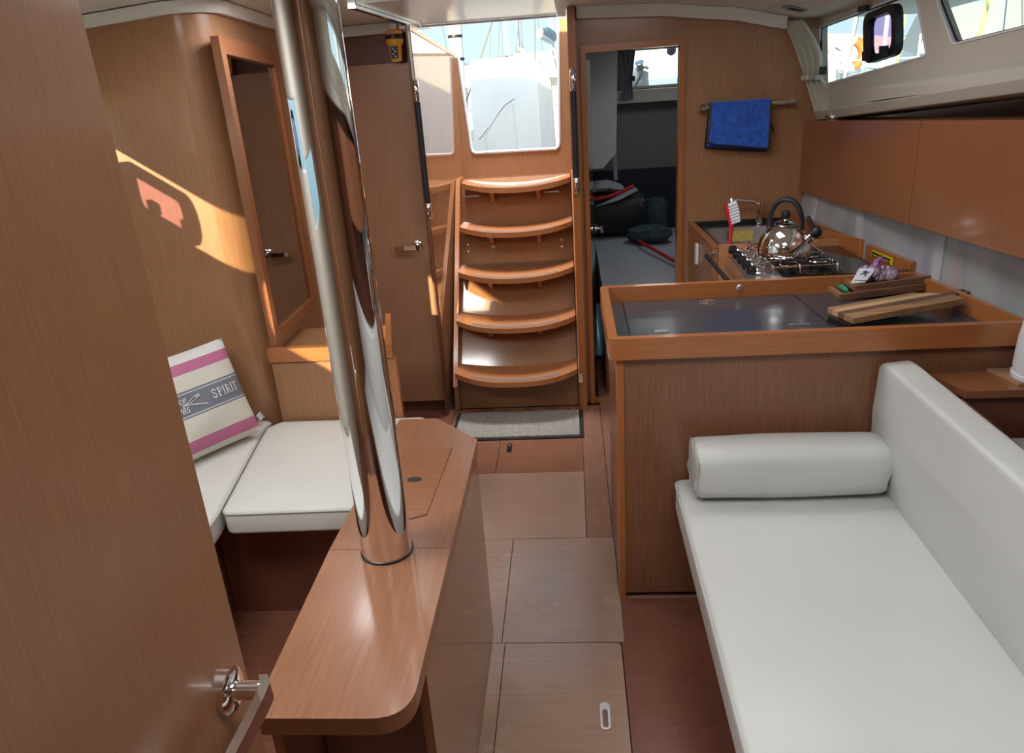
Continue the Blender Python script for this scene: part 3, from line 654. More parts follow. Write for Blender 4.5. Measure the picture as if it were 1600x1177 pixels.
# ---- low cabinet with a fiddled shelf below the mirror
sc_ = thing('shelf_cabinet', 'low wooden cabinet with a raised shelf lip below the tall mirror', 'cabinet', (-0.86, 2.6, 0.0))
cpoly = [(-1.075, 2.432), (-0.64, 2.432), (-0.72, 2.80), (-1.085, 2.80)]
obj('body', prism(nb(), cpoly, 0.0, 0.665), 'wall_wood', sc_, bevel=0.004)
obj('front_lip', B(-1.078, -0.635, 2.420, 2.444, 0.672, 0.722), 'trim_wood_x', sc_, bevel=0.006)
obj('side_lip', slab(nb(), [(-0.640, 2.446, 0.672), (-0.720, 2.80, 0.672), (-0.720, 2.80, 0.722), (-0.640, 2.446, 0.722)], (-0.02, -0.004, 0)), 'trim_wood', sc_, bevel=0.005)
obj('shelf_board', prism(nb(), [(-1.075, 2.446), (-0.662, 2.446), (-0.742, 2.795), (-1.085, 2.795)], 0.666, 0.676), 'wood_x', sc_)
obj('corner_post', prism(nb(), [(-0.650, 2.425), (-0.628, 2.425), (-0.628, 2.448), (-0.650, 2.448)], 0.0, 0.668), 'trim_wood', sc_, bevel=0.006)

# ---- port settee
sb = thing('settee', 'dark wooden settee under the ivory seat cushions', 'settee', (-1.2, 1.6, 0))
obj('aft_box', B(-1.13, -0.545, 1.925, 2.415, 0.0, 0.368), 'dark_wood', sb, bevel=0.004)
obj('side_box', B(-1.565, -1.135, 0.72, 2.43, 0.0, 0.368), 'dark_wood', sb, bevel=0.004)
def piped(name, poly, z0, z1, label, m, group=None, cat='cushion', inset=0.003, puff=0.006):
    t = thing(name, label, cat, (sum(p[0] for p in poly) / len(poly), sum(p[1] for p in poly) / len(poly), z0), group)
    obj('upholstery', cushion(poly, z0, z1, 0.014, puff, 0.03), m, t, smooth=True)
    pl = roundpoly(poly, 0.03, 4)
    obj('piping', tube(nb(), [(x, y, z1 - 0.010) for x, y in pl], 0.0035, 6, closed=True), 'piping', t, smooth=True)
    return t
piped('seat_cushion', [(-1.030, 1.800), (-0.50, 1.815), (-0.52, 2.395), (-0.56, 2.416), (-1.072, 2.416), (-1.110, 2.365)], 0.369, 0.450, 'thick ivory seat cushion below the mirror, partly behind the chrome post', 'vinyl', 'ivory settee cushions')
piped('seat_cushion', [(-1.56, 0.74), (-0.992, 0.74), (-1.043, 1.80), (-1.122, 2.365), (-1.110, 2.435), (-1.56, 2.435)], 0.369, 0.448, 'ivory seat cushion carrying the striped pillow, mostly behind the open door', 'vinyl', 'ivory settee cushions')

# ---- striped pillow
pw = thing('striped_pillow', 'pink, cream and grey striped pillow lettered SPIRIT leaning in the settee corner', 'pillow', (-1.25, 2.1, 0.45))
PB = Vector((-1.105, 2.300, 0.466)); th = 0.38
PU = Vector((-0.545, -0.838, 0)); PV = Vector((-0.838 * math.sin(th), 0.545 * math.sin(th), math.cos(th))); PN = -PU.cross(PV)
if PN.y > 0: PN = -PN
PW_, PH_ = 0.40, 0.345
def pillow_pt(u, v, side=1.0):
    """u, v in 0..1 from the lower right corner; side +1 is the printed face"""
    a = max(0.0, (1 - abs(2 * u - 1) ** 2.2)) ** 0.55 * max(0.0, (1 - abs(2 * v - 1) ** 2.4)) ** 0.55
    wr = 0.006 * math.sin(9 * u + 5 * v) * math.sin(7 * v + 1) * a
    pinch = 0.030
    uu = u + pinch * (0.5 - u) * 2 * (1 - abs(2 * v - 1) ** 2) * 0.5; vv = v + pinch * (0.5 - v) * 2 * (1 - abs(2 * u - 1) ** 2) * 0.5
    return PB + PU * uu * PW_ + PV * vv * PH_ + PN * (side * 0.078 * a + wr + 0.012)
bm = nb(); N = 26; grid = {}
uvl = bm.loops.layers.uv.new('UVMap'); par = {}
for side in (1, -1):
    for i in range(N + 1):
        for j in range(N + 1):
            rim = i in (0, N) or j in (0, N)
            if side == -1 and rim: grid[side, i, j] = grid[1, i, j]; continue
            v = bm.verts.new(pillow_pt(i / N, j / N, side)); grid[side, i, j] = v; par[v] = (i / N, j / N)
for side in (1, -1):
    for i in range(N):
        for j in range(N):
            f = bm.faces.new([grid[side, i, j], grid[side, i + 1, j], grid[side, i + 1, j + 1], grid[side, i, j + 1]])
            for l in f.loops: l[uvl].uv = par[l.vert]
obj('pillow_cover', bm, 'stripes', pw, smooth=True)
def on_pillow(u0, v0):
    return lambda x, y: pillow_pt(u0 - x / PW_, v0 + y / PH_, 1.0) + PN * 0.0035
def ptext(t, size, u, v, **k): text_mesh(t, size, on_pillow(u, v), 'white_ink', pw, **k)
def serif_word(word, u, v, h):
    """roman capitals with slab serifs, built stroke by stroke on the pillow face"""
    k = h; pos = 0.0; bm = nb()
    def q(a, b, w):
        a, b = Vector(a), Vector(b); t = (b - a).normalized(); nn = Vector((-t.y, t.x)) * w / 2
        P = lambda c: on_pillow(u, v)((pos + c.x) * k, c.y * k)
        bm.faces.new([bm.verts.new(P(c)) for c in (a - nn, b - nn, b + nn, a + nn)])
    def poly(pts, w):
        for a, b in zip(pts, pts[1:]): q(a, b, w)
    def stem(x, y0=0.0, y1=1.0):
        q((x, y0), (x, y1), 0.15); q((x - .15, y0 + .03), (x + .15, y0 + .03), 0.06); q((x - .15, y1 - .03), (x + .15, y1 - .03), 0.06)
    def bowl(x, y0, y1, w): poly([(x, y1 - .03)] + [(x + w * math.sin(a), (y0 + y1) / 2 + (y1 - y0 - .06) / 2 * math.cos(a)) for a in [PI * i / 8 for i in range(9)]] + [(x, y0 + .03)], 0.09)
    for c in word:
        if c == 'S':
            poly([(.52, .72), (.50, .86), (.40, .95), (.27, .96), (.14, .90), (.09, .76), (.16, .62), (.32, .52), (.46, .40), (.52, .24), (.44, .09), (.30, .03), (.16, .06), (.09, .16), (.07, .30)], 0.11); pos += .70
        elif c == 'P': stem(.18); bowl(.20, .46, 1.0, .36); pos += .70
        elif c == 'I': stem(.17); pos += .40
        elif c == 'R': stem(.18); bowl(.20, .48, 1.0, .36); q((.34, .50), (.62, .03), 0.13); q((.54, .03), (.74, .03), .06); pos += .78
        elif c == 'T': q((.32, 0.0), (.32, 1.0), 0.15); q((.17, .03), (.47, .03), .06); q((.02, .96), (.62, .96), .08); q((.04, .78), (.04, .98), .05); q((.60, .78), (.60, .98), .05); pos += .66
    obj('lettering', bm, 'white_ink', pw)
serif_word('SPIRIT', 0.378, 0.476, 0.0300)
ptext('since', 0.031, 0.752, 0.538, shear=0.3)
ptext('1985', 0.027, 0.730, 0.440, shear=0.25)
# little crossed brush and chisel emblem beside the word
def pstroke(pts, rr=0.0009): obj('emblem_stroke', tube(nb(), [on_pillow(u, v)(0, 0) for u, v in pts], rr, 5), 'white_ink', pw)
pstroke([(0.64, 0.505), (0.575, 0.535), (0.55, 0.548), (0.520, 0.564)]); pstroke([(0.64, 0.498), (0.565, 0.518), (0.53, 0.530), (0.500, 0.545)])
pstroke([(0.520, 0.564), (0.475, 0.577), (0.462, 0.553), (0.500, 0.545), (0.520, 0.564)]); pstroke([(0.508, 0.566), (0.489, 0.549)], 0.0018); pstroke([(0.492, 0.571), (0.474, 0.552)], 0.0018)
pstroke([(0.64, 0.530), (0.55, 0.500), (0.445, 0.462)]); pstroke([(0.64, 0.520), (0.55, 0.491), (0.445, 0.453)]); pstroke([(0.445, 0.462), (0.438, 0.457), (0.445, 0.453)])
bm = nb(); tb = PB + PU * -0.003 + PV * 0.028 + PN * 0.016
slab(bm, [tb, tb + PU * -0.026 + PV * 0.012, tb + PU * -0.018 + PV * 0.036, tb + PU * 0.006 + PV * 0.026], PN * 0.002)
tg = obj('care_tag', bm, 'winch', pw)
bm = nb()
for k in range(3):
    a = tb + PU * (-0.004 + 0.002 * k) + PV * (0.008 + 0.008 * k) + PN * 0.0022; slab(bm, [a, a + PU * -0.014 + PV * 0.006, a + PU * -0.013 + PV * 0.010, a + PU * 0.001 + PV * 0.004], PN * 0.0006)
obj('tag_print', bm, 'white_ink', tg)

# ---- folding saloon table
tb_ = thing('saloon_table', 'long narrow wooden drop leaf table with rounded corner around the chrome post', 'table', (-0.38, 1.3, 0))
near = roundpoly([(-0.498, 0.815), (-0.260, 0.815), (-0.260, 1.239), (-0.505, 1.239)], [0.01, 0.062, 0, 0], 8)
far = roundpoly([(-0.505, 1.2405), (-0.260, 1.2405), (-0.260, 1.712), (-0.385, 1.850), (-0.49, 1.850)], [0, 0, 0.012, 0.012, 0.01], 4)
obj('table_top', prism(nb(), near, 0.668, 0.700), 'table_wood', tb_, bevel=0.002)
obj('table_top', prism(nb(), far, 0.668, 0.700), 'table_wood', tb_, bevel=0.002)
lid = [(-0.436, 1.352), (-0.360, 1.344), (-0.328, 1.360), (-0.318, 1.668), (-0.436, 1.668)]
obj('lid_gap', prism(nb(), lid, 0.7001, 0.7006), 'seam', tb_)
lc = Vector((-0.385, 1.505)); lid2 = [tuple(lc + (Vector(p) - lc) * 0.985) for p in lid]
lo_ = obj('bottle_locker_lid', prism(nb(), lid2, 0.7007, 0.7014), wood('lid_veneer', (0.22, 0.080, 0.032), (0.28, 0.110, 0.046), 'X', 0.32, 0.3), tb_)
obj('finger_hole', prism(nb(), [(-0.384 + 0.018 * math.cos(a), 1.512 + 0.012 * math.sin(a)) for a in [2 * PI * k / 16 for k in range(16)]], 0.7015, 0.7019), 'black', lo_)
obj('drop_leaf', B(-0.2785, -0.2625, 0.945, 1.700, 0.092, 0.664), 'leaf_wood', tb_, bevel=0.002)
obj('drop_leaf', B(-0.500, -0.484, 0.865, 1.700, 0.092, 0.664), 'leaf_wood', tb_, bevel=0.002)
obj('shade_panel', B(-0.478, -0.284, 1.00, 1.018, 0.02, 0.667), 'dark_wood', tb_)  # dark plate added to stand for the shade under the table
obj('pedestal', B(-0.445, -0.405, 1.02, 1.10, 0.0, 0.667), 'dark_wood', tb_, bevel=0.006)
obj('pedestal', B(-0.440, -0.330, 1.40, 1.62, 0.0, 0.667), 'dark_wood', tb_, bevel=0.006)
bm = nb(); tube(bm, [(-0.30, 0.99, 0.655), (-0.30, 0.93, 0.655), (-0.30, 0.93, 0.64)], 0.006, 8); obj('leaf_stay', bm, 'chrome', tb_)

# ---- mast post
mp_ = thing('mast_post', 'polished chrome mast post standing on the drop leaf table', 'post', (-0.386, 1.235, 0.70))
obj('tube', lathe(nb(), [(0.0495, 0.703), (0.0495, 1.885)], (-0.386, 1.235, 0), 64), 'chrome', mp_, smooth=True)
obj('base_seal', lathe(nb(), [(0.0515, 0.7003), (0.0515, 0.7045), (0.0495, 0.706)], (-0.386, 1.235, 0), 48), 'black', mp_, smooth=True)

# ---- companionway ladder
st = thing('companionway_ladder', 'five step wooden companionway ladder with curved treads above the doormat', 'ladder', (-0.29, 3.6, 0))
TY = [3.35, 3.475, 3.60, 3.725, 3.85]; TZ = [0.236, 0.463, 0.674, 0.872, 1.068]
def bpy_back(z): return 3.510 + max(0.0, z - 0.236) * 0.602
def lx(z): return -0.592 + 0.040 * (z / 1.07)
for i, (y, z) in enumerate(zip(TY, TZ)):
    x0 = -0.590 + 0.085 * (y - 3.35); x1 = 0.0
    yb = bpy_back(z) - 0.002; nseg = 18
    def dip(t): return -0.026 * (1 - t * t)
    def yfront(t): return y + 0.022 - 0.082 * (1 - abs(t) ** 3.2)
    bm = nb(); secs = []
    for k in range(nseg + 1):
        t = math.sin((k / nseg - 0.5) * PI) ; x = (x0 + x1) / 2 + (x1 - x0) / 2 * t; dz = dip(t)
        secs.append([bm.verts.new(c) for c in ((x, yfront(t), z + dz), (x, yb, z + dz), (x, yb, z + dz - 0.025), (x, yfront(t), z + dz - 0.025))])
    for a, b in zip(secs, secs[1:]):
        for q in range(4): bm.faces.new((a[q], a[(q + 1) % 4], b[(q + 1) % 4], b[q]))
    bm.faces.new(secs[0]); bm.faces.new(secs[-1])
    tr = obj('tread', bm, 'tread_wood', st, bevel=0.004)
    for q in range(3):
        bm = nb(); pr = None
        for k in range(13):
            t = -0.72 + 1.44 * k / 12; x = (x0 + x1) / 2 + (x1 - x0) / 2 * t; ya = yfront(t) + 0.018 + q * 0.012; zq = z + dip(t)
            cur = [bm.verts.new(c) for c in ((x, ya, zq + 0.0004), (x, ya + 0.006, zq + 0.0004), (x, ya + 0.006, zq + 0.002), (x, ya, zq + 0.002))]
            if pr:
                for w in range(4): bm.faces.new((pr[w], pr[(w + 1) % 4], cur[(w + 1) % 4], cur[w]))
            else: bm.faces.new(cur)
            pr = cur
        bm.faces.new(pr); obj('grip_strip', bm, 'grip', tr)
    for fx in (0.27, 0.70):
        xc = x0 + (x1 - x0) * fx
        obj('bracket', prism(nb(), [(y + 0.004, z - 0.050), (bpy_back(z - 0.050) - 0.004, z - 0.050), (bpy_back(z - 0.115) - 0.004, z - 0.115), (y + 0.062, z - 0.092)], xc - 0.010, xc + 0.010, 'yz'), 'tread_wood', st)
    z0 = 0.0 if i == 0 else TZ[i - 1]
    lo = TZ[i - 1] - 0.03 if i else 0.236
    if i:
        zm = z - 0.0
        obj('riser', slab(nb(), [(-0.598, bpy_back(lo), lo), (0.0, bpy_back(lo), lo), (0.0, bpy_back(zm), zm), (-0.598, bpy_back(zm), zm)], (0, 0.018, 0)), 'wood_gloss', st)
    else: obj('riser', B(-0.600, 0.0, 3.480, 3.496, 0.0, 0.184), 'wall_wood', st)
obj('top_shelf', B(-0.56, 0.010, 4.014, 4.048, 1.050, 1.068), 'tread_wood', st)
for sx0, sx1 in ((0, 0), (1, 1)):
    def X(z): return (lx(z) - 0.004 if not sx0 else 0.004)
    w = -0.022 if not sx0 else 0.022
    obj('stringer', slab(nb(), [(X(0.15), 3.405, 0.15), (X(0.15), 3.52, 0.15), (X(1.085), 4.045, 1.085), (X(1.085), 3.885, 1.085)], (w, 0, 0)), 'tread_wood', st, bevel=0.003)
    obj('stringer_foot', slab(nb(), [(X(0.0), 3.445, 0.0), (X(0.0), 3.50, 0.0), (X(0.149), 3.50, 0.149), (X(0.149), 3.425, 0.149)], (w, 0, 0)), 'wall_wood', st, bevel=0.003)
for x in (-0.535, -0.055):
    for z in (0.735, 0.765):
        obj('screw', lathe(nb(), [(0.006, 0), (0.005, 0.003), (0, 0.004)], (x, bpy_back(z) - 0.001, z), 10, (0, -1, 0.5)), 'steel', st)
for x in (-0.515, -0.10):
    obj('hinge_plate', B(x - 0.04, x + 0.04, bpy_back(0.99) - 0.005, bpy_back(0.99) + 0.002, 0.985, 0.992), 'steel', st)
# ---- doormat
dm = thing('doormat', 'speckled grey doormat with a black edge at the foot of the ladder', 'doormat', (-0.29, 3.25, 0))
obj('rubber_base', prism(nb(), rrect(-0.600, 0.020, 3.105, 3.412, 0.008, 3), 0.0004, 0.006), 'mat_edge', dm)
obj('pile', prism(nb(), rrect(-0.583, -0.000, 3.121, 3.398, 0.006, 3), 0.0062, 0.012), 'mat_pile', dm)

# ---- emergency beacon
eb = thing('emergency_beacon', 'yellow and black emergency beacon on a bracket above the head door', 'beacon', (-0.705, 3.42, 1.62))
ex, ey = -0.706, 3.395
obj('body', lathe(nb(), [(0, 1.640), (0.020, 1.640), (0.0225, 1.645), (0.027, 1.700), (0.036, 1.712), (0.037, 1.724), (0.034, 1.728)], (ex, ey, 0), 20), 'yellow', eb, smooth=True)
obj('band', lathe(nb(), [(0.034, 1.7282), (0.0385, 1.730), (0.0385, 1.742), (0.034, 1.744)], (ex, ey, 0), 20), 'black', eb, smooth=True)
obj('cap', lathe(nb(), [(0.034, 1.7442), (0.036, 1.746), (0.034, 1.756), (0.022, 1.764), (0, 1.765)], (ex, ey, 0), 20), 'yellow', eb, smooth=True)
obj('bracket', B(ex - 0.012, ex + 0.012, ey - 0.012, ey + 0.05, 1.7655, 1.785), 'white', eb)
obj('red_switch', B(ex - 0.016, ex + 0.014, ey - 0.037, ey - 0.028, 1.749, 1.757), 'red', eb)
lb = obj('label_plate', slab(nb(), [(ex - 0.015, ey - 0.0262, 1.652), (ex + 0.013, ey - 0.0262, 1.652), (ex + 0.015, ey - 0.0295, 1.700), (ex - 0.016, ey - 0.0295, 1.700)], (0, -0.002, 0)), 'black', eb)
for k in range(4):
    zq = 1.660 + 0.010 * k; yq = ey - 0.0287 - 0.0008 * k
    obj('label_print', lathe(nb(), [(0.0035, 0), (0.0025, 0.0008), (0, 0.0008)], (ex - 0.001 + 0.004 * (-1) ** k, yq, zq), 8, (0, -1, 0)), 'white_ink', lb)

# ================================================================= GALLEY
# ---- freezer counter (peninsula)
fc = thing('freezer_counter', 'wooden galley peninsula with a dark recessed worktop and orange fiddle rail', 'counter', (0.63, 2.2, 0))
obj('front_panel', B(0.125, 1.20, 1.972, 1.992, 0.020, 0.803), 'bar_wood', fc)
obj('side_panel', B(0.110, 0.128, 1.993, 2.478, 0.0, 0.808), 'bar_wood', fc)
obj('corner_post', prism(nb(), roundpoly([(0.106, 1.969), (0.128, 1.969), (0.128, 1.992), (0.106, 1.992)], [0.010, 0, 0, 0], 4), 0.0, 0.808), 'trim_wood', fc)
obj('back_panel', B(0.13, 1.20, 2.460, 2.478, 0.0, 0.803), 'wall_wood', fc)
obj('toe_kick', B(0.16, 1.18, 2.002, 2.42, 0.0, 0.06), 'black', fc)
obj('worktop', B(0.115, 1.160, 1.972, 2.476, 0.804, 0.820), 'counter', fc)
ro = roundpoly([(0.086, 1.948), (1.178, 1.948), (1.112, 2.502), (0.086, 2.502)], [0.022, 0, 0, 0.022], 5)
ri = roundpoly([(0.112, 1.972), (1.165, 1.972), (1.096, 2.477), (0.112, 2.477)], [0.016, 0, 0, 0.016], 5)
rim = obj('fiddle_rail', ring_frame(nb(), ro, ri, 0.062, lambda u, v, w: Vector((u, v, 0.810 + w))), 'trim_wood_x', fc, bevel=0.005)
obj('lid_gap', prism(nb(), [(0.156, 2.090), (0.740, 2.090), (0.722, 2.474), (0.156, 2.474)], 0.8201, 0.8206), 'black', fc)
fl_ = obj('icebox_lid', prism(nb(), [(0.161, 2.092), (0.734, 2.092), (0.7165, 2.467), (0.161, 2.467)], 0.8207, 0.8216), 'counter', fc)
obj('lid_pull', prism(nb(), rrect(0.232, 0.274, 2.136, 2.156, 0.003, 2), 0.8217, 0.8245), 'steel', fl_)
obj('lid_hinge', prism(nb(), rrect(0.622, 0.682, 2.150, 2.163, 0.003, 2), 0.8217, 0.8245), 'steel', fl_)
bm = nb(); ec = (0.433, 2.425)
for rr, a0, a1 in ((0.024, 0.2, 2.6), (0.024, 3.3, 5.9), (0.013, 0.0, 4.6), (0.006, 1.0, 5.0)):
    tube(bm, [(ec[0] + rr * 1.15 * math.cos(a0 + (a1 - a0) * k / 12), ec[1] + rr * math.sin(a0 + (a1 - a0) * k / 12), 0.8220) for k in range(13)], 0.0022, 4)
obj('round_emblem', bm, wood('copper_print', (0.30, 0.19, 0.14), (0.34, 0.22, 0.16)), fl_)
obj('push_latch', lathe(nb(), [(0.011, 0), (0.011, 0.004), (0.007, 0.006), (0, 0.006)], (0.545, 2.477, 0.852), 16, (0, -1, 0)), 'steel', fc)
# ---- aft galley unit (stove bay and sink)
gu = thing('sink_cabinet', 'wooden aft galley cabinet holding the steel sink beside the bulkhead', 'cabinet', (0.78, 3.25, 0))
obj('side_panel', slab(nb(), [(0.548, 2.975, 0.0), (0.548, 3.495, 0.0), (0.528, 3.495, 0.872), (0.545, 2.975, 0.872)], (0.02, 0, 0)), 'wall_wood', gu)
obj('side_rail', slab(nb(), [(0.540, 2.975, 0.874), (0.524, 3.495, 0.874), (0.524, 3.495, 0.886), (0.540, 2.975, 0.886)], (0.026, 0, 0)), 'trim_wood', gu, bevel=0.003)
obj('front_panel', B(0.568, 1.02, 2.975, 2.993, 0.0, 0.885), wood('pale_lit_mahogany', (0.50, 0.22, 0.10), (0.58, 0.27, 0.13), 'X'), gu)  # sunlight on this panel is put into its paler colour
obj('worktop', holed([(0.568, 2.994), (1.00, 2.994), (0.945, 3.495), (0.552, 3.495)], [rrect(0.600, 0.905, 3.03, 3.40, 0.04)], 0.012, lambda u, v, w: (u, v, 0.852 + w)), 'counter', gu)
bo, bi = rrect(0.590, 0.915, 3.02, 3.41, 0.045), rrect(0.602, 0.903, 3.032, 3.398, 0.04)
bm = nb(); ring_frame(bm, bo, bi, 0.003, lambda u, v, w: Vector((u, v, 0.8645 + w)))
lo = [bm.verts.new((u, v, 0.864)) for u, v in bi]; dp = [bm.verts.new((0.7525 + (u - 0.7525) * 0.93, 3.215 + (v - 3.215) * 0.93, 0.73)) for u, v in bi]
for i in range(len(lo)): bm.faces.new((lo[i], lo[(i + 1) % len(lo)], dp[(i + 1) % len(lo)], dp[i]))
bm.faces.new(dp)
obj('sink_basin', bm, 'steel', gu, smooth=True)
obj('back_rim', B(0.555, 0.94, 3.470, 3.494, 0.8645, 0.884), 'black', gu)
fx, fy = 0.83, 3.445
tp_ = obj('faucet', lathe(nb(), [(0.016, 0.865), (0.016, 0.885), (0.010, 0.89), (0.010, 0.965), (0, 0.97)], (fx, fy, 0), 16), 'chrome', gu, smooth=True)
obj('spout', tube(nb(), [(fx, fy, 0.955), (fx - 0.03, fy - 0.01, 0.975), (fx - 0.11, fy - 0.03, 0.985), (fx - 0.125, fy - 0.034, 0.985)], 0.006, 10), 'chrome', tp_, smooth=True)
obj('spout_tip', lathe(nb(), [(0.009, 0.945), (0.011, 0.950), (0.011, 0.992), (0.006, 0.998), (0, 0.998)], (fx - 0.13, fy - 0.035, 0), 12), 'chrome', tp_, smooth=True)
sw = tag(obj('wall_switch', prism(nb(), rrect(3.235, 3.275, 0.745, 0.835, 0.010), 0.523, 0.534, 'yz'), 'white', None, bevel=0.003), 'white plastic switch on the side of the sink cabinet', 'switch')
obj('side_knob', lathe(nb(), [(0.006, 0), (0.007, 0.008), (0, 0.011)], (0.546, 3.02, 0.640), 10, (-1, 0, 0)), 'trim_wood', gu)
# divider between stove and hull, long rail under the locker panels
gr = thing('galley_fiddle', 'orange wooden fiddle running along the foot of the frosted locker panels', 'rail', (1.06, 2.7, 0.8))
obj('divider_board', slab(nb(), [(0.985, 3.05, 0.80), (1.075, 2.86, 0.80), (1.075, 2.86, 0.905), (0.985, 3.05, 0.905)], (0.012, 0.004, 0)), 'trim_wood', gr, bevel=0.002)
for (a, b) in (((0.968, 3.49), (1.068, 2.875)), ((1.06, 2.80), (1.10, 2.515))):
    obj('rail', slab(nb(), [(*a, 0.862), (*b, 0.862), (*b, 0.900), (*a, 0.900)], (0.022, 0.004, 0)), 'trim_wood', gr, bevel=0.004)
    if a[1] > 2.7 or b[1] > 2.4: obj('bay_panel', slab(nb(), [(a[0], a[1], 0.60), (b[0], b[1], 0.60), (b[0], b[1], 0.861), (a[0], a[1], 0.861)], (0.018, 0.004, 0)), 'trim_wood', gr)
sk = obj('warning_sticker', slab(nb(), [(1.0655, 2.755, 0.866), (1.083, 2.61, 0.866), (1.083, 2.61, 0.892), (1.0655, 2.755, 0.892)], (-0.0008, 0, 0)), 'sticker', gr)
bm = nb()
for k in range(5): slab(bm, [(1.064 + 0.003 * k, 2.747 - 0.026 * k, 0.870), (1.0662 + 0.003 * k, 2.729 - 0.026 * k, 0.870), (1.0662 + 0.003 * k, 2.729 - 0.026 * k, 0.874), (1.064 + 0.003 * k, 2.747 - 0.026 * k, 0.874)], (-0.002, 0, 0)); slab(bm, [(1.064 + 0.003 * k, 2.747 - 0.026 * k, 0.880), (1.0662 + 0.003 * k, 2.729 - 0.026 * k, 0.880), (1.0662 + 0.003 * k, 2.729 - 0.026 * k, 0.886), (1.064 + 0.003 * k, 2.747 - 0.026 * k, 0.886)], (-0.002, 0, 0))
obj('sticker_print', bm, 'black', sk)

# ---- stove
sv = thing('gimballed_stove', 'steel gas stove with black knobs and dark glass under the kettle', 'stove', (0.8, 2.75, 0))
SZ = 0.862
obj('oven_body', B(0.615, 1.02, 2.545, 2.955, 0.35, SZ - 0.016), 'steel', sv, bevel=0.004)
obj('hob_tray', prism(nb(), [(0.592, 2.530), (1.040, 2.530), (1.028, 2.962), (0.605, 2.962)], SZ - 0.015, SZ), 'steel', sv, bevel=0.004)
obj('hob_glass', prism(nb(), [(0.700, 2.538), (1.032, 2.538), (1.020, 2.955), (0.705, 2.955)], SZ + 0.0005, SZ + 0.004), 'glass_black', sv)
obj('front_plate', slab(nb(), [(0.588, 2.545, 0.66), (0.588, 2.955, 0.66), (0.596, 2.955, 0.842), (0.596, 2.545, 0.842)], (0.012, 0, 0)), wood('copper_lit_front', (0.42, 0.20, 0.10), (0.50, 0.26, 0.14), 'Y', 0.3), sv)  # steel plate given a copper tone for the light falling on it
for k, y in enumerate((2.905, 2.82, 2.74, 2.665, 2.585)):
    kb = obj('knob', lathe(nb(), [(0.0, -0.002), (0.015, 0.0), (0.017, 0.006), (0.015, 0.024), (0.0, 0.026)], (0.618, y, SZ + 0.017), 16, (-1, 0, 0.15)), 'black', sv, smooth=True)
    obj('knob_collar', lathe(nb(), [(0.011, -0.020), (0.012, -0.004), (0.011, -0.0025)], (0.618, y, SZ + 0.017), 14, (-1, 0, 0.15)), 'chrome', kb, smooth=True)
for (x, y, r) in ((0.795, 2.850, 0.036), (0.845, 2.645, 0.032), (0.735, 2.60, 0.024)):
    bu = obj('burner', lathe(nb(), [(r, SZ + 0.0045), (r, SZ + 0.012), (r * 0.8, SZ + 0.014), (r * 0.8, SZ + 0.020), (0, SZ + 0.021)], (x, y, 0), 20), 'black', sv, smooth=True)
    obj('burner_ring', tube(nb(), [(x + r * 1.25 * math.cos(a), y + r * 1.25 * math.sin(a), SZ + 0.030) for a in [2 * PI * k / 20 for k in range(20)]], 0.0028, 6, closed=True), 'chrome', bu, smooth=True)
for y in (2.560, 2.64, 2.72, 2.80, 2.935):
    obj('pan_support', tube(nb(), [(0.660, y, SZ + 0.010), (0.668, y, SZ + 0.031), (0.885, y, SZ + 0.031), (0.895, y, SZ + 0.010)], 0.0030, 6), 'chrome', sv, smooth=True)
for x in (0.672, 0.76, 0.882):
    obj('pan_support', tube(nb(), [(x, 2.552, SZ + 0.010), (x, 2.558, SZ + 0.0355), (x, 2.945, SZ + 0.0355), (x, 2.95, SZ + 0.010)], 0.0030, 6), 'chrome', sv, smooth=True)
for (x0, y0, x1, y1) in ((0.640, 2.70, 0.600, 2.78), (0.632, 2.62, 0.598, 2.70), (0.645, 2.86, 0.602, 2.90)):
    obj('pot_clamp', tube(nb(), [(x0 + 0.12, y0 + 0.02, SZ + 0.034), (x0 + 0.03, y0, SZ + 0.036), (x0, y0 - 0.005, SZ + 0.030), (x0 + 0.02, y0 - 0.02, SZ + 0.028)], 0.0034, 6), 'chrome', sv, smooth=True)
# crash bar in front of the stove
cb_ = thing('crash_bar', 'black and chrome crash bar across the front of the stove bay', 'rail', (0.515, 2.74, 0.84))
obj('bar', tube(nb(), [(0.520, 2.545, 0.858), (0.513, 2.925, 0.858)], 0.0085, 12), 'rubber', cb_, smooth=True)
obj('mount', tube(nb(), [(0.513, 2.92, 0.858), (0.520, 2.965, 0.858), (0.552, 2.968, 0.858)], 0.006, 8), 'chrome', cb_, smooth=True)
obj('mount', tube(nb(), [(0.520, 2.55, 0.858), (0.522, 2.53, 0.858), (0.530, 2.512, 0.858)], 0.006, 8), 'chrome', cb_, smooth=True)

# ---- kettle
kt = thing('whistling_kettle', 'polished steel whistling kettle with a black arched handle on the stove', 'kettle', (0.725, 2.70, 0.898))
kx, ky, kz = 0.742, 2.705, SZ + 0.0392
K = 1.0
obj('body', lathe(nb(), [(0, 0), (0.083, 0.0), (0.090, 0.004), (0.0915, 0.014), (0.090, 0.030), (0.084, 0.055), (0.073, 0.078), (0.058, 0.096), (0.043, 0.106), (0.038, 0.108)], (kx, ky, kz), 40), 'chrome', kt, smooth=True)
ld = obj('lid', lathe(nb(), [(0.0405, 0.107), (0.040, 0.112), (0.030, 0.118), (0.010, 0.121), (0.006, 0.128)], (kx, ky, kz), 28), 'chrome', kt, smooth=True)
obj('lid_knob', lathe(nb(), [(0.006, 0.1285), (0.013, 0.131), (0.016, 0.142), (0.012, 0.153), (0, 0.156)], (kx, ky, kz), 18), 'black', ld, smooth=True)
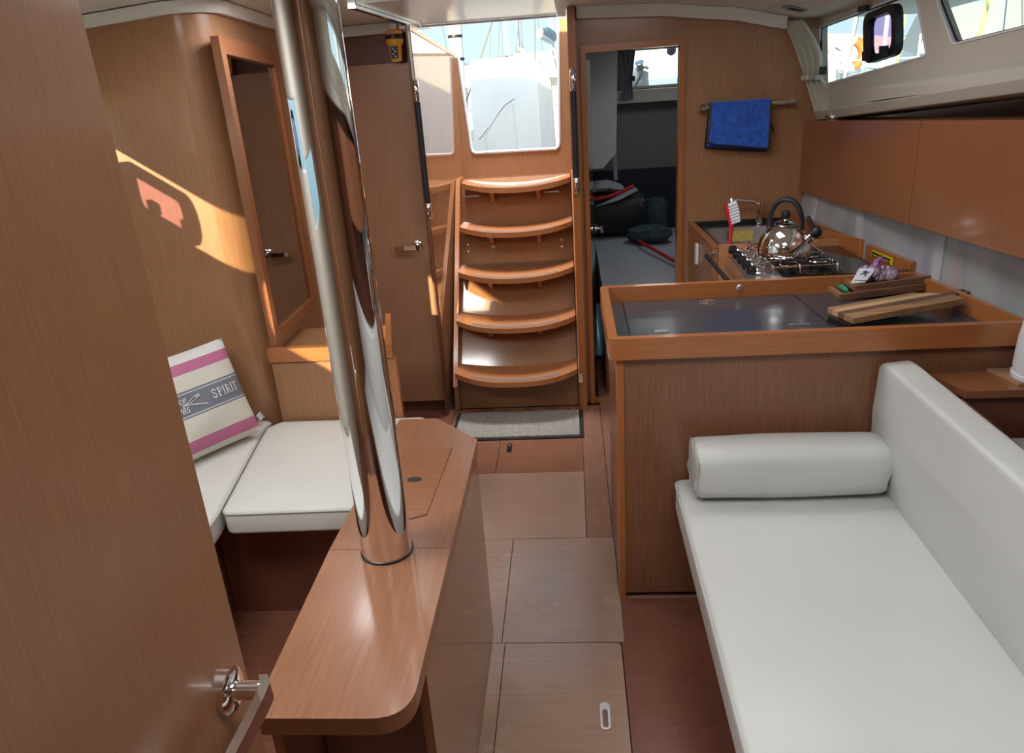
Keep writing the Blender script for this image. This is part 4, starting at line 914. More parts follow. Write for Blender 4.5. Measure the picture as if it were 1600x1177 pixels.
# arched handle, spout towards the camera's right
hd = Vector((0.86, -0.50, 0)).normalized()
pts = []
for k in range(17):
    a = PI * k / 16; pts.append(Vector((kx, ky, kz)) + hd * (-0.056 * math.cos(a)) + Vector((0, 0, 0.094 + 0.100 * math.sin(a) ** 0.8)))
bm = nb(); sd_ = Vector((-hd.y, hd.x, 0)); rings = []
for k, p in enumerate(pts):
    t = (pts[min(k + 1, 16)] - pts[max(k - 1, 0)]).normalized(); nn = t.cross(sd_).normalized()
    rings.append([bm.verts.new(p + sd_ * 0.015 * math.cos(a) + nn * 0.0085 * math.sin(a)) for a in [2 * PI * q / 10 for q in range(10)]])
for A, Bq in zip(rings, rings[1:]):
    for q in range(10): bm.faces.new((A[q], A[(q + 1) % 10], Bq[(q + 1) % 10], Bq[q]))
bm.faces.new(rings[0]); bm.faces.new(rings[-1])
hn = obj('handle', bm, 'rubber', kt, smooth=True)
for s in (-1, 1):
    c = Vector((kx, ky, kz + 0.086)) + hd * 0.056 * s
    obj('handle_lug', tube(nb(), [c - Vector((0, 0, .006)) - hd * 0.012 * s, c + Vector((0, 0, 0.012)), c + Vector((0, 0, 0.030))], 0.008, 8), 'chrome', hn, smooth=True)
sp0 = Vector((kx, ky, kz + 0.052)) + hd * 0.074
so = obj('spout', tube(nb(), [sp0 - hd * 0.01, sp0 + hd * 0.006 + Vector((0, 0, 0.010)), sp0 + hd * 0.018 + Vector((0, 0, 0.024))], [0.022, 0.019, 0.016], 16), 'chrome', kt, smooth=True)
obj('whistle_cap', lathe(nb(), [(0, -0.002), (0.016, 0.0), (0.020, 0.010), (0.019, 0.022), (0.010, 0.032), (0, 0.033)], sp0 + hd * 0.019 + Vector((0, 0, 0.025)), 18, hd + Vector((0, 0, 0.85))), 'black', so, smooth=True)
obj('whistle_lever', tube(nb(), [sp0 + hd * 0.018 + Vector((0, 0, 0.050)), sp0 + hd * 0.006 + Vector((0, 0, 0.072)), sp0 + hd * 0.0 + Vector((0, 0, 0.086))], [0.010, 0.008, 0.006], 8), 'black', so, smooth=True)

# ---- washing-up brush and sponge
br = thing('dish_brush', 'red washing up brush with white bristles standing in the sink corner', 'brush', (0.61, 3.05, 0.80))
P0 = Vector((0.612, 3.050, 0.79)); P1 = Vector((0.632, 3.075, 0.905)); P2 = Vector((0.636, 3.085, 0.945)); P3 = Vector((0.620, 3.09, 1.0)); P4 = Vector((0.614, 3.09, 1.022))
obj('handle', tube(nb(), [P0, (P0 + P1) / 2 + Vector((.004, 0, 0)), P1, P2, P3, P4], [0.006, 0.007, 0.0075, 0.011, 0.013, 0.008], 10), 'red', br, smooth=True)
bm = nb()
for i in range(3):
    for j in range(7):
        c = Vector((0.634 - 0.0025 * j, 3.078 + 0.011 * i, 0.948 + 0.0115 * j)); tube(bm, [c, c + Vector((0.036 - 0.001 * abs(j - 3), -0.004, 0.012))], [0.0055, 0.0062], 6)
bb = obj('bristles', bm, 'bristle', br); bb['kind'] = 'stuff'
spg = thing('kitchen_sponge', 'yellow sponge with a dark scouring side standing inside the sink', 'sponge', (0.70, 3.33, 0.74))
obj('foam', B(0.690, 0.785, 3.352, 3.378, 0.815, 0.860), 'sponge', spg, bevel=0.004)
obj('scourer', B(0.681, 0.6895, 3.353, 3.377, 0.816, 0.859), 'scour', spg)
obj('wire_holder', tube(nb(), [(0.70, 3.365, 0.812), (0.775, 3.365, 0.812), (0.775, 3.392, 0.812), (0.775, 3.40, 0.868), (0.70, 3.40, 0.868), (0.70, 3.392, 0.812), (0.70, 3.365, 0.812)], 0.0018, 6), 'steel', spg)

# ---- overhead lockers
oc = thing('overhead_locker', 'long orange brown locker above the frosted panels on the starboard side', 'cabinet', (1.2, 2.4, 1.0))
def CX_(y): return 1.012 + 0.04 * (3.5 - y)
def cz0(y): return 0.992 + 0.044 * (3.5 - y)
def cz1(y): return 1.290 + 0.055 * (3.5 - y)
def locker(bm, y0, y1, xi0, xi1, e=0.0):
    P = lambda y, z, d: (CX_(y) + d, y, z)
    hexa(bm, [P(y0, cz0(y0) + e, xi0), P(y0, cz0(y0) + e, xi1), P(y1, cz0(y1) + e, xi1), P(y1, cz0(y1) + e, xi0), P(y0, cz1(y0) - e, xi0), P(y0, cz1(y0) - e, xi1), P(y1, cz1(y1) - e, xi1), P(y1, cz1(y1) - e, xi0)]); return bm
obj('carcass', locker(nb(), 0.65, 3.495, 0.016, 0.22, 0.0), 'cab_wood', oc)
for a, b in ((3.495, 2.458), (2.455, 1.40), (1.397, 0.65)):
    obj('door', locker(nb(), b, a, -0.003, 0.015), 'cab_wood', oc, bevel=0.0015)
pk = thing('cabin_spotlight', 'small round chrome puck light lying on the locker beneath the curtain', 'lamp', (1.06, 3.30, 1.30))
obj('housing', lathe(nb(), [(0, 0), (0.030, 0), (0.034, 0.006), (0.034, 0.020), (0.028, 0.024)], (1.075, 3.32, 1.3005), 24), 'chrome', pk, smooth=True)
obj('lens', lathe(nb(), [(0.0275, 0.0235), (0.020, 0.027), (0, 0.029)], (1.075, 3.32, 1.3005), 24), 'lamp_lens', pk, smooth=True)

# ---- frosted sliding panels behind the counter
fr = thing('locker_backsplash', 'row of frosted grey sliding locker panels between worktop and overhead locker', 'panel', (1.1, 2.7, 0.86))
def bs(y, t):                     # t 0 at the foot, 1 at the top
    xb = 0.992 + 0.130 * (3.5 - y); xt = CX_(y) + 0.018
    xb += max(0, 2.4 - y) * 0.06; xb = min(xb, 1.28); z0 = 0.80; z1 = cz0(y) + 0.0
    return (max(xb, xb) + (max(xt, xb) - xb) * t, y, z0 + (z1 - z0) * t)
for a, b in ((3.49, 3.335), (3.325, 2.905), (2.895, 2.405), (2.395, 1.80)):
    obj('sliding_panel', slab(nb(), [bs(a, 0), bs(b, 0), bs(b, 1), bs(a, 1)], (0.006, 0, 0)), 'frosted', fr)
for y in (3.33, 2.90, 2.40):
    obj('panel_grip', slab(nb(), [bs(y + 0.022, 0.02), bs(y - 0.022, 0.02), bs(y - 0.022, 0.98), bs(y + 0.022, 0.98)], (-0.007, 0, 0)), M['pale_grip'], fr)

# ---- things on the freezer counter
def tray(x0, x1, y0, y1, z, skew, label, h=0.026):
    t = thing('wooden_tray', label, 'tray', ((x0 + x1) / 2, (y0 + y1) / 2, z), 'acacia trays stacked on the worktop')
    def P(u, v, zz): return (x0 + (x1 - x0) * u + skew * v * (y1 - y0), y0 + (y1 - y0) * v + 0.03 * u, zz)
    obj('base', slab(nb(), [P(0, 0, z), P(1, 0, z), P(1, 1, z), P(0, 1, z)], (0, 0, 0.008)), 'tray', t)
    w = 0.012
    uw, vw = w / (x1 - x0), w / (y1 - y0)
    for (u0, u1, v0, v1, m) in ((0, 1, 0, vw, 'tray'), (0, 1, 1 - vw, 1, 'tray'), (0, uw, vw, 1 - vw, 'board'), (1 - uw, 1, vw, 1 - vw, 'tray')):
        obj('side', slab(nb(), [P(u0, v0, z + 0.0082), P(u1, v0, z + 0.0082), P(u1, v1, z + 0.0082), P(u0, v1, z + 0.0082)], (0, 0, h - 0.008)), m, t, bevel=0.002)
    return t
tray(0.800, 1.160, 2.285, 2.425, 0.8503, -0.05, 'lower of two stacked acacia trays, the longer one touching the worktop', 0.021)
tray(0.850, 1.140, 2.300, 2.415, 0.8716, -0.05, 'upper of two stacked acacia trays, holding the purple net of garlic', 0.018)
gs = tag(obj('green_clip', tube(nb(), [(0.828, 2.39, 0.866), (0.832, 2.37, 0.870), (0.836, 2.34, 0.868), (0.836, 2.33, 0.866)], [0.006, 0.009, 0.008, 0.005], 8), 'green', None, smooth=True), 'bright green plastic clip lying in the lower acacia tray', 'clip')
# garlic in its net
GX, GZ = -0.030, -0.004
gb = thing('garlic_net', 'purple net bag of garlic with a white label on the upper acacia tray', 'bag', (0.93, 2.36, 0.885))
bulbs = [(x + GX, y, z + GZ, r) for x, y, z, r in ((0.935, 2.372, 0.910, 0.027), (0.975, 2.356, 0.909, 0.026), (0.952, 2.345, 0.925, 0.021), (1.003, 2.350, 0.908, 0.025))]
for (x, y, z, r) in bulbs:
    b_ = obj('garlic_bulb', lathe(nb(), [(0, -0.8 * r), (0.6 * r, -0.7 * r), (0.95 * r, -0.25 * r), (0.95 * r, 0.15 * r), (0.65 * r, 0.6 * r), (0.25 * r, 0.85 * r), (0.12 * r, 1.2 * r), (0, 1.25 * r)], (x, y, z), 14, (random.uniform(-.4, .4), random.uniform(-.5, .1), 1)), 'garlic', gb, smooth=True)
    bm = nb()
    for k in range(7):
        a = PI * k / 7; ax_ = Vector((math.cos(a), math.sin(a), 0.3)).normalized(); o1 = ax_.orthogonal().normalized(); o2 = ax_.cross(o1)
        tube(bm, [Vector((x, y, z)) + (o1 * math.cos(q) + o2 * math.sin(q)) * r * 1.03 for q in [2 * PI * j / 16 for j in range(16)]], 0.0009, 4, closed=True)
    nn_ = obj('net_strands', bm, 'net', gb); nn_['kind'] = 'stuff'
obj('net_tail', tube(nb(), [(0.940, 2.375, 0.925), (0.944, 2.382, 0.942), (0.955, 2.378, 0.950), (0.965, 2.372, 0.938)], [0.014, 0.010, 0.008, 0.004], 8), 'net', gb, smooth=True)
lq = [Vector((0.842, 2.322, 0.8935)), Vector((0.885, 2.316, 0.8935)), Vector((0.922, 2.330, 0.930)), Vector((0.875, 2.342, 0.934))]
lbl = obj('paper_label', slab(nb(), lq, (0.0, -0.0015, 0.0015)), 'paper', gb, bevel=0.0005)
bm = nb(); cL = lq[3] * 0.35 + lq[2] * 0.35 + lq[0] * 0.15 + lq[1] * 0.15; U = (lq[2] - lq[3]).normalized(); V = (lq[3] - lq[0]).normalized(); Nn = U.cross(V) * 1.0
if Nn.y > 0: Nn = -Nn
for a, b in (((-0.010, -0.006), (0.012, 0.004)), ((0.002, 0.008), (0.006, -0.012)), ((-0.006, 0.002), (0.002, 0.008))):
    tube(bm, [cL + U * a[0] + V * a[1] + Nn * 0.0028, cL + U * b[0] + V * b[1] + Nn * 0.0028], 0.0022, 5)
obj('label_mark', bm, 'ink', lbl)
bm = nb(); c2 = lq[0] * 0.7 + lq[1] * 0.1 + lq[3] * 0.2
for k in range(5): tube(bm, [c2 + U * (0.003 + 0.007 * k) + Nn * 0.0026, c2 + U * (0.007 + 0.007 * k) + Nn * 0.0026 + V * 0.001], 0.0012, 4)
obj('label_print', bm, 'ink', lbl)
# cutting board: separate staves glued side by side, handle with a hole
cbn = thing('cutting_board', 'long striped acacia cutting board with a dark handle lying across the worktop', 'cutting board', (0.93, 2.12, 0.85))
A0 = Vector((0.755, 2.005, 0)); A1 = Vector((0.716, 2.105, 0)); E0 = Vector((1.078, 2.070, 0)); E1 = Vector((0.990, 2.245, 0))
ux = (Vector((1.060, 2.150, 0)) - (A0 + A1) / 2).normalized(); uyv = Vector((-ux.y, ux.x, 0)); org = (A0 + A1) / 2
zb = 0.8690
def bp(s, t): p = org + ux * s + uyv * t; return (p.x, p.y)
staves = [(-0.062, -0.018, 'board', 0.355, 0.36), (-0.0175, 0.010, 'board_dark', 0.360, 0.340), (0.0105, 0.038, 'board_light', 0.340, 0.31), (0.0385, 0.060, 'board', 0.305, 0.285)]
for t0, t1, m, s0, s1 in staves:
    obj('stave', prism(nb(), [bp(0.0, t0), bp(s0, t0), bp(s1, t1), bp(0.0, t1)], zb, zb + 0.017), m, cbn, bevel=0.0015)
hh = [bp(0.03 + 0.3305, -0.0170), bp(0.375, -0.012), bp(0.405, -0.020), bp(0.430, -0.012), bp(0.438, 0.004), bp(0.425, 0.018), bp(0.395, 0.016), bp(0.370, 0.012), bp(0.3425, 0.0100)]
hole = [bp(0.405 + 0.013 * math.cos(a), 0.0 + 0.009 * math.sin(a)) for a in [2 * PI * k / 14 for k in range(14)]]
obj('handle', holed(hh, [hole], 0.017, lambda u, v, w: (u, v, zb + w)), 'board_dark', cbn)
kn = thing('knife_sheath', 'flat black sheath sticking out beneath the cutting board', 'sheath', (0.74, 2.05, 0.85))
obj('sheath', prism(nb(), [bp(-0.03, 0.035), bp(-0.02, -0.055), bp(0.14, -0.050), bp(0.14, 0.04)], 0.8502, 0.8680), 'black', kn, bevel=0.003)

for t_ in (gb, gs, cbn, kn, *[o for o in COL.objects if o.parent is None and o.name.startswith('wooden_tray')]):      # all of them stand on the sunken worktop
    t_.location = Vector(t_.location) + Vector((0.038, 0.092, -0.030))
def tilt(o, px, pz, deg):          # the right ends are propped up on the fiddle rail
    a = math.radians(deg); d = Vector(o.location) - Vector((px, 0, pz)); o.rotation_euler = (0, -a, 0)
    o.location = (px + d.x * math.cos(a) - d.z * math.sin(a), d.y, pz + d.x * math.sin(a) + d.z * math.cos(a))
for t_ in (gb, gs, *[o for o in COL.objects if o.parent is None and o.name.startswith('wooden_tray')]): tilt(t_, 0.838, 0.8203, 3.5)
tilt(cbn, 0.76, 0.839, 2.2); cbn.location.x -= 0.012

# ---- towel rail and towel
tr_ = thing('towel_rail', 'chrome towel rail on the wooden bulkhead behind the blue towel', 'rail', (0.76, 3.47, 1.36))
obj('bar', tube(nb(), [(0.562, 3.448, 1.372), (0.948, 3.448, 1.376)], 0.0105, 12), 'chrome', tr_, smooth=True)
for x in (0.570, 0.940):
    obj('mount', B(x - 0.012, x + 0.012, 3.440, 3.498, 1.360, 1.386), 'chrome', tr_, bevel=0.003)
tw = thing('blue_towel', 'bright blue microfibre towel with black binding folded over the chrome rail', 'towel', (0.73, 3.44, 1.18))
def towel_sheet(yf, z_bot, sgn):
    def f(u, v):           # u across, v from rail (0) down to hem (1)
        x = 0.603 + 0.245 * u - 0.012 * v * (1 - 2 * u) * 0.5 - 0.006 * v
        z = 1.386 - v * (1.386 - z_bot(u))
        y = yf + sgn * (0.005 * math.sin(5.5 * u + 1) * v + 0.010 * v)
        return Vector((x, y, z))
    return f
def cloth(f, th, nu=18, nv=16):
    bm = nb(); G = [[bm.verts.new(f(i / nu, j / nv)) for j in range(nv + 1)] for i in range(nu + 1)]; H = [[bm.verts.new(f(i / nu, j / nv) + Vector((0, th, 0))) for j in range(nv + 1)] for i in range(nu + 1)]
    for i in range(nu):
        for j in range(nv):
            bm.faces.new((G[i][j], G[i + 1][j], G[i + 1][j + 1], G[i][j + 1])); bm.faces.new((H[i][j], H[i][j + 1], H[i + 1][j + 1], H[i + 1][j]))
    for i in range(nu): bm.faces.new((G[i][0], H[i][0], H[i + 1][0], G[i + 1][0])); bm.faces.new((G[i][nv], G[i + 1][nv], H[i + 1][nv], H[i][nv]))
    for j in range(nv): bm.faces.new((G[0][j], G[0][j + 1], H[0][j + 1], H[0][j])); bm.faces.new((G[nu][j], H[nu][j], H[nu][j + 1], G[nu][j + 1]))
    return bm
ff = towel_sheet(3.430, lambda u: 1.226 - 0.034 * u if u > .08 else 1.234 - .1 * u, -1); fb = towel_sheet(3.459, lambda u: 1.208 - 0.030 * u, 1)
obj('front_fold', cloth(ff, 0.006), 'blue', tw, smooth=True)
obj('back_fold', cloth(fb, 0.006), 'blue', tw, smooth=True)
bm = nb(); 
for a, b, c, d in (((0.603, 1.386), (0.848, 1.386), 0, 0),):
    G = []
    for k in range(9):
        an = PI * k / 8; G.append([(x, 3.4475 - 0.0175 * math.cos(an), 1.3855 + 0.010 * math.sin(an)) for x in (0.603, 0.848)])
    for p, q in zip(G, G[1:]): bm.faces.new([bm.verts.new(v) for v in (p[0], p[1], q[1], q[0])])
bmesh.ops.remove_doubles(bm, verts=bm.verts, dist=1e-5)
obj('top_fold', bm, 'blue', tw, smooth=True)
def hem(f, yo):
    pts = [f(0, j / 10) for j in range(11)] + [f(i / 14, 1) for i in range(1, 15)] + [f(1, 1 - j / 10) for j in range(1, 11)]
    return tube(nb(), [p + Vector((0, 0.003 + yo, 0)) for p in pts], 0.0052, 7)
obj('binding', hem(ff, 0), 'black', tw, smooth=True); obj('binding', hem(fb, 0), 'black', tw, smooth=True)
for (x, z) in ((0.853, 1.272), (0.838, 1.198)):
    obj('hanging_loop', tube(nb(), [(x, 3.470, z + 0.02), (x + 0.016, 3.466, z + 0.006), (x + 0.022, 3.464, z - 0.012), (x + 0.014, 3.464, z - 0.016)], 0.0042, 7), 'black', tw, smooth=True)

# ---- starboard curtain
def curtain(name, label, m, fn, n_u=28, n_v=14):
    """pleated drape; fn(u, v) gives a point, v from the top down"""
    t = thing(name, label, 'curtain', fn(0.5, 1))
    bm = nb(); G = [[bm.verts.new(fn(i / n_u, j / n_v)) for j in range(n_v + 1)] for i in range(n_u + 1)]
    for i in range(n_u):
        for j in range(n_v): bm.faces.new((G[i][j], G[i + 1][j], G[i + 1][j + 1], G[i][j + 1]))
    fs = list(bm.faces); r = bmesh.ops.extrude_face_region(bm, geom=fs)
    bmesh.ops.recalc_face_normals(bm, faces=bm.faces)
    for v in [q for q in r['geom'] if isinstance(q, bmesh.types.BMVert)]: v.co += Vector((0.002, 0.002, 0))
    obj('drape', bm, m, t, smooth=True); return t
def cs(u, v):
    wdt = 0.10 * (1 - 0.40 * math.exp(-((v - 0.62) / 0.16) ** 2)) * (0.75 + 0.35 * v)
    z = 1.685 - 0.355 * v; b = Vector((0.885 + 0.155 * v ** 0.8, 3.475 - 0.02 * v, z))
    return b + Vector((0.9 * wdt * u, -0.75 * wdt * u, 0)) + Vector((-0.6, -0.8, 0)) * 0.010 * math.sin(u * 22 + v * 1.5)
ct = curtain('window_curtain', 'ivory curtain gathered in a tie at the aft end of the starboard windows', 'curtain', cs)
tie = [cs(k / 8, 0.62) + Vector((-0.012, -0.014, 0)) for k in range(9)]
obj('tie_band', tube(nb(), tie, 0.011, 8), 'curtain', ct, smooth=True)
obj('tie_toggle', B(1.028, 1.052, 3.385, 3.405, 1.475, 1.505), 'black', ct, bevel=0.004)

# ---- starboard sofa
sf = thing('sofa', 'wooden sofa frame mostly hidden under the long white seat cushion', 'sofa', (0.6, 0.9, 0))
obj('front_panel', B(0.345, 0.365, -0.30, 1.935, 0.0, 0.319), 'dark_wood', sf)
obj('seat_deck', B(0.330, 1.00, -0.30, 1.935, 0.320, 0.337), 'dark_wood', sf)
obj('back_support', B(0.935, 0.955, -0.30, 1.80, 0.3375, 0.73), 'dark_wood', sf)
piped('sofa_seat_cushion', [(0.266, -0.28), (0.838, -0.28), (0.838, 1.955), (0.270, 1.955)], 0.338, 0.436, 'long white sofa seat cushion beside the galley peninsula', 'sofa_vinyl', None, 'cushion')
bk = thing('sofa_back_cushion', 'tall white sofa back cushion at the right of the cabin', 'cushion', (0.9, 0.9, 0.44))
prof = [(0.820, 0.4375), (0.813, 0.47), (0.806, 0.54), (0.800, 0.64), (0.806, 0.782), (0.884, 0.788), (0.915, 0.64), (0.922, 0.4375)]
prof = roundpoly(prof, [0.01, 0.04, 0.05, 0.06, 0.016, 0.016, 0.06, 0.01], 5)
bm = nb(); ys = [1.952, 1.935, 1.90, 1.6, 1.2, 0.8, 0.4, 0.0, -0.26, -0.28]; rings = []
cxp = sum(p[0] for p in prof) / len(prof); czp = sum(p[1] for p in prof) / len(prof)
for i, y in enumerate(ys):
    k = {0: 0.94, len(ys) - 1: 0.94}.get(i, 0.985 if i in (1, len(ys) - 2) else 1.0); rise = 0.016 * (1.95 - y)
    rings.append([bm.verts.new((cxp + (x - cxp) * k, y, 0.4375 + (czp + (z - czp) * k - 0.4375) * (1 + rise / 0.35 * 0.9) if z > 0.45 else 0.4375 + (0.03 if k < .95 else 0.005 if k < 1 else 0))) for x, z in prof])
for A, Bq in zip(rings, rings[1:]):
    for i in range(len(prof)): bm.faces.new((A[i], A[(i + 1) % len(prof)], Bq[(i + 1) % len(prof)], Bq[i]))
bm.faces.new(rings[0]); bm.faces.new(rings[-1])
obj('upholstery', bm, 'sofa_vinyl', bk, smooth=True)
bl = thing('bolster_cushion', 'white bolster cushion lying at the aft end of the sofa seat', 'cushion', (0.56, 1.86, 0.436))
bm = nb(); rings = []; nseg = 28
prof = [(0.078 * math.copysign(abs(math.cos(a)) ** 0.66, math.cos(a)), 0.078 * math.copysign(abs(math.sin(a)) ** 0.66, math.sin(a))) for a in [2 * PI * k / nseg for k in range(nseg)]]
xs = [0.306, 0.310, 0.324, 0.40, 0.50, 0.60, 0.70, 0.770, 0.790, 0.806, 0.810]; ks = [0.80, 0.93, 0.99, 1, 1.01, 1.0, 1.0, 0.99, 0.97, 0.90, 0.78]
for x, k in zip(xs, ks):
    rings.append([bm.verts.new((x + 0.006 * math.sin(5 * b * 10), 1.866 + a * k * (1 + 0.015 * math.sin(20 * x + 3 * b * 20)), 0.5195 + b * k * (1 + 0.02 * math.sin(14 * x)))) for a, b in prof])
for A, Bq in zip(rings, rings[1:]):
    for i in range(nseg): bm.faces.new((A[i], A[(i + 1) % nseg], Bq[(i + 1) % nseg], Bq[i]))
bm.faces.new(rings[0]); bm.faces.new(rings[-1])
obj('upholstery', bm, 'sofa_vinyl', bl, smooth=True)
obj('end_seam', tube(nb(), [(0.309, 1.866 + a * 0.935, 0.5195 + b * 0.935) for a, b in prof], 0.0028, 6, closed=True), 'piping', bl, smooth=True)

# ---- shelf behind the sofa with a white kettle and a printed cloth
sl = thing('side_shelf', 'orange brown shelf with a dark front between sofa back and hull', 'shelf', (1.15, 1.88, 0.6))
obj('board', prism(nb(), [(0.970, 1.815), (1.355, 1.815), (1.355, 1.946), (0.930, 1.946)], 0.722, 0.742), 'cab_wood', sl)
obj('fascia', B(0.985, 1.355, 1.835, 1.86, 0.50, 0.7215), 'dark_wood', sl)
plq = tag(obj('wooden_coaster', prism(nb(), [(1.080, 1.943), (1.105, 1.838), (1.270, 1.832), (1.270, 1.943)], 0.7425, 0.750), wood('pale_oak', (0.36, 0.20, 0.11), (0.46, 0.27, 0.16), 'X', 0.5, 0), None), 'pale wooden coaster under the white kettle on the shelf', 'coaster')
jg = thing('electric_kettle', 'white plastic kettle cut off at the right edge on a wooden coaster', 'kettle', (1.215, 1.885, 0.751))
obj('body', lathe(nb(), [(0, 0.014), (0.066, 0.014), (0.068, 0.03), (0.066, 0.10), (0.058, 0.165), (0.050, 0.19), (0, 0.195)], (1.178, 1.872, 0.751), 32), 'white', jg, smooth=True)
obj('base_ring', lathe(nb(), [(0, 0), (0.069, 0), (0.070, 0.011), (0.065, 0.0135), (0, 0.0135)], (1.178, 1.872, 0.751), 32), 'white', jg, smooth=True)
obj('handle', tube(nb(), [(1.225, 1.85, 0.92), (1.255, 1.84, 0.90), (1.258, 1.84, 0.84), (1.235, 1.85, 0.79)], 0.010, 8), 'white', jg, smooth=True)
obj('switch_window', lathe(nb(), [(0.013, 0), (0.010, 0.003), (0, 0.004)], (1.160, 1.8075, 0.795), 16, (-0.27, -0.96, 0)), 'winch', jg, smooth=True)
pc = thing('printed_cushion', 'grey printed cushion tucked behind the white sofa back', 'cushion', (1.18, 1.68, 0.45))
obj('cover', cushion([(1.0, 1.40), (1.34, 1.40), (1.34, 1.80), (1.0, 1.80)], 0.50, 0.635, 0.05, 0.02, 0.06), 'print_cloth', pc, smooth=True)
struct('trim_13', B(0.985, 1.358, -0.3, 1.83, 0.40, 0.495), 'dark_wood')

# ================================================================= AFT CABIN
bd = thing('cabin_bed', 'low berth with a crumpled grey white sheet in the aft cabin', 'bed', (0.7, 4.5, 0))
obj('berth_base', B(0.145, 0.99, 3.62, 5.165, 0.0, 0.42), 'dark_wood', bd)
bm = nb(); nx, ny = 20, 32
def bz(x, y): return 0.545 + 0.012 * math.sin(7 * x + 3 * y) * math.sin(5 * y - 4 * x) - 0.09 * max(0, (3.68 - y) / 0.08) ** 2 * (y < 3.68)
G = [[bm.verts.new((0.140 + 0.852 * i / nx, 3.60 + 1.56 * j / ny, bz(0.140 + 0.852 * i / nx, 3.60 + 1.56 * j / ny))) for j in range(ny + 1)] for i in range(nx + 1)]
for i in range(nx):
    for j in range(ny): bm.faces.new((G[i][j], G[i + 1][j], G[i + 1][j + 1], G[i][j + 1]))
fs = list(bm.faces); r = bmesh.ops.extrude_face_region(bm, geom=fs)
for v in [q for q in r['geom'] if isinstance(q, bmesh.types.BMVert)]: v.co.z = 0.425
obj('mattress', bm, 'sheet', bd, smooth=True)
st_ = tag(obj('red_strap', tube(nb(), [(0.40, 4.62, 0.574), (0.43, 4.46, 0.576), (0.48, 4.27, 0.576), (0.543, 4.03, 0.574), (0.59, 3.86, 0.572)], 0.010, 8), 'red', None, smooth=True), 'dark red strap lying across the grey bed sheet', 'strap')
bag = thing('duffel_bag', 'black duffel bag on the berth just inside the cabin doorway', 'bag', (0.28, 4.8, 0.55))
bm = nb(); rings = []
pf = [(0.15 * math.copysign(abs(math.cos(a)) ** 0.7, math.cos(a)), 0.135 * math.copysign(abs(math.sin(a)) ** 0.7, math.sin(a))) for a in [2 * PI * k / 20 for k in range(20)]]
for x, k in ((0.13, .75), (0.145, .95), (0.24, 1), (0.34, 1), (0.43, .95), (0.46, .86), (0.475, .6)):
    rings.append([bm.verts.new((x, 4.93 + a * k, 0.697 + b * k)) for a, b in pf])
for A, Bq in zip(rings, rings[1:]):
    for i in range(20): bm.faces.new((A[i], A[(i + 1) % 20], Bq[(i + 1) % 20], Bq[i]))
bm.faces.new(rings[0]); bm.faces.new(rings[-1]); obj('body', bm, 'bag', bag, smooth=True)
obj('carry_strap', tube(nb(), [(0.22, 4.80, 0.77), (0.22, 4.80, 0.84), (0.25, 4.86, 0.86), (0.28, 4.93, 0.85)], 0.010, 8), 'black', bag, smooth=True)
obj('strap_ring', tube(nb(), [(0.436 + 0.002 * k, 4.790, 0.770 + 0.020 * math.sin(2 * PI * k / 12)) for k in range(3)] + [(0.44 + 0.012 * math.cos(2 * PI * k / 10), 4.788, 0.772 + 0.022 * math.sin(2 * PI * k / 10)) for k in range(10)], 0.004, 6), 'chrome', bag, smooth=True)
tw2 = thing('folded_towel', 'white and red towel draped over the black duffel bag', 'towel', (0.25, 4.9, 0.83))
bm = nb(); rings = []
for x, zz, k in ((0.13, 0.845, .9), (0.16, 0.868, 1), (0.24, 0.868, 1), (0.31, 0.850, .8), (0.335, 0.842, .5)):
    rings.append([bm.verts.new((x, 4.93 + 0.10 * math.cos(a) * k, zz + 0.035 * math.sin(a) * k)) for a in [2 * PI * q / 14 for q in range(14)]])
for A, Bq in zip(rings, rings[1:]):
    for i in range(14): bm.faces.new((A[i], A[(i + 1) % 14], Bq[(i + 1) % 14], Bq[i]))
bm.faces.new(rings[0]); bm.faces.new(rings[-1]); obj('roll', bm, plain('pale_terry', (0.42, 0.40, 0.42), .9), tw2, smooth=True)
obj('white_edge', slab(nb(), [(0.15, 4.772, 0.765), (0.30, 4.772, 0.800), (0.415, 4.80, 0.848), (0.40, 4.80, 0.866), (0.28, 4.785, 0.825), (0.15, 4.78, 0.795)][:4], (0, 0.012, 0.0)), plain('white_terry', (0.45, 0.43, 0.45), .9), tw2)
obj('red_edge', tube(nb(), [(0.14, 4.80, 0.806), (0.24, 4.80, 0.822), (0.32, 4.81, 0.845), (0.39, 4.83, 0.872)], 0.012, 8), 'red', tw2, smooth=True)
bg2 = tag(obj('blue_grey_bundle', lathe(nb(), [(0, 0), (0.10, 0.0), (0.125, 0.02), (0.115, 0.045), (0.07, 0.06), (0, 0.065)], (0, 0, 0), 18), 'bluegrey', None, smooth=True), 'crumpled blue grey clothing in front of the duffel bag', 'clothing')
bg2.location = (0.47, 4.68, 0.560); bg2.scale = (1.15, 0.65, 1.5)
bg3 = tag(obj('backpack', lathe(nb(), [(0, 0), (0.09, 0.0), (0.11, 0.03), (0.105, 0.16), (0.08, 0.20), (0, 0.215)], (0, 0, 0), 18), 'bluegrey', None, smooth=True), 'upright blue grey backpack beside the black duffel bag', 'backpack')
bg3.location = (0.545, 5.02, 0.555); bg3.scale = (0.75, 0.8, 1.0)
def cg(u, v):
    wdt = 0.085 * (1 - 0.62 * math.exp(-((v - 0.60) / 0.22) ** 2)); z = 1.675 - 0.31 * v
    x = 0.365 - 0.5 * wdt * (1 - v * 0) + 0.0 + wdt * u + 0.012
    if v < .6: x = 0.305 + 0.055 * v / 0.6 * 1.0 + (0.125 - 0.080 * v / 0.6) * u
    else: x = 0.360 - 0.035 * (v - .6) / .4 + (0.045 + 0.040 * (v - .6) / .4) * u
    return Vector((x, 5.105 - 0.008 * math.sin(u * 20), z))
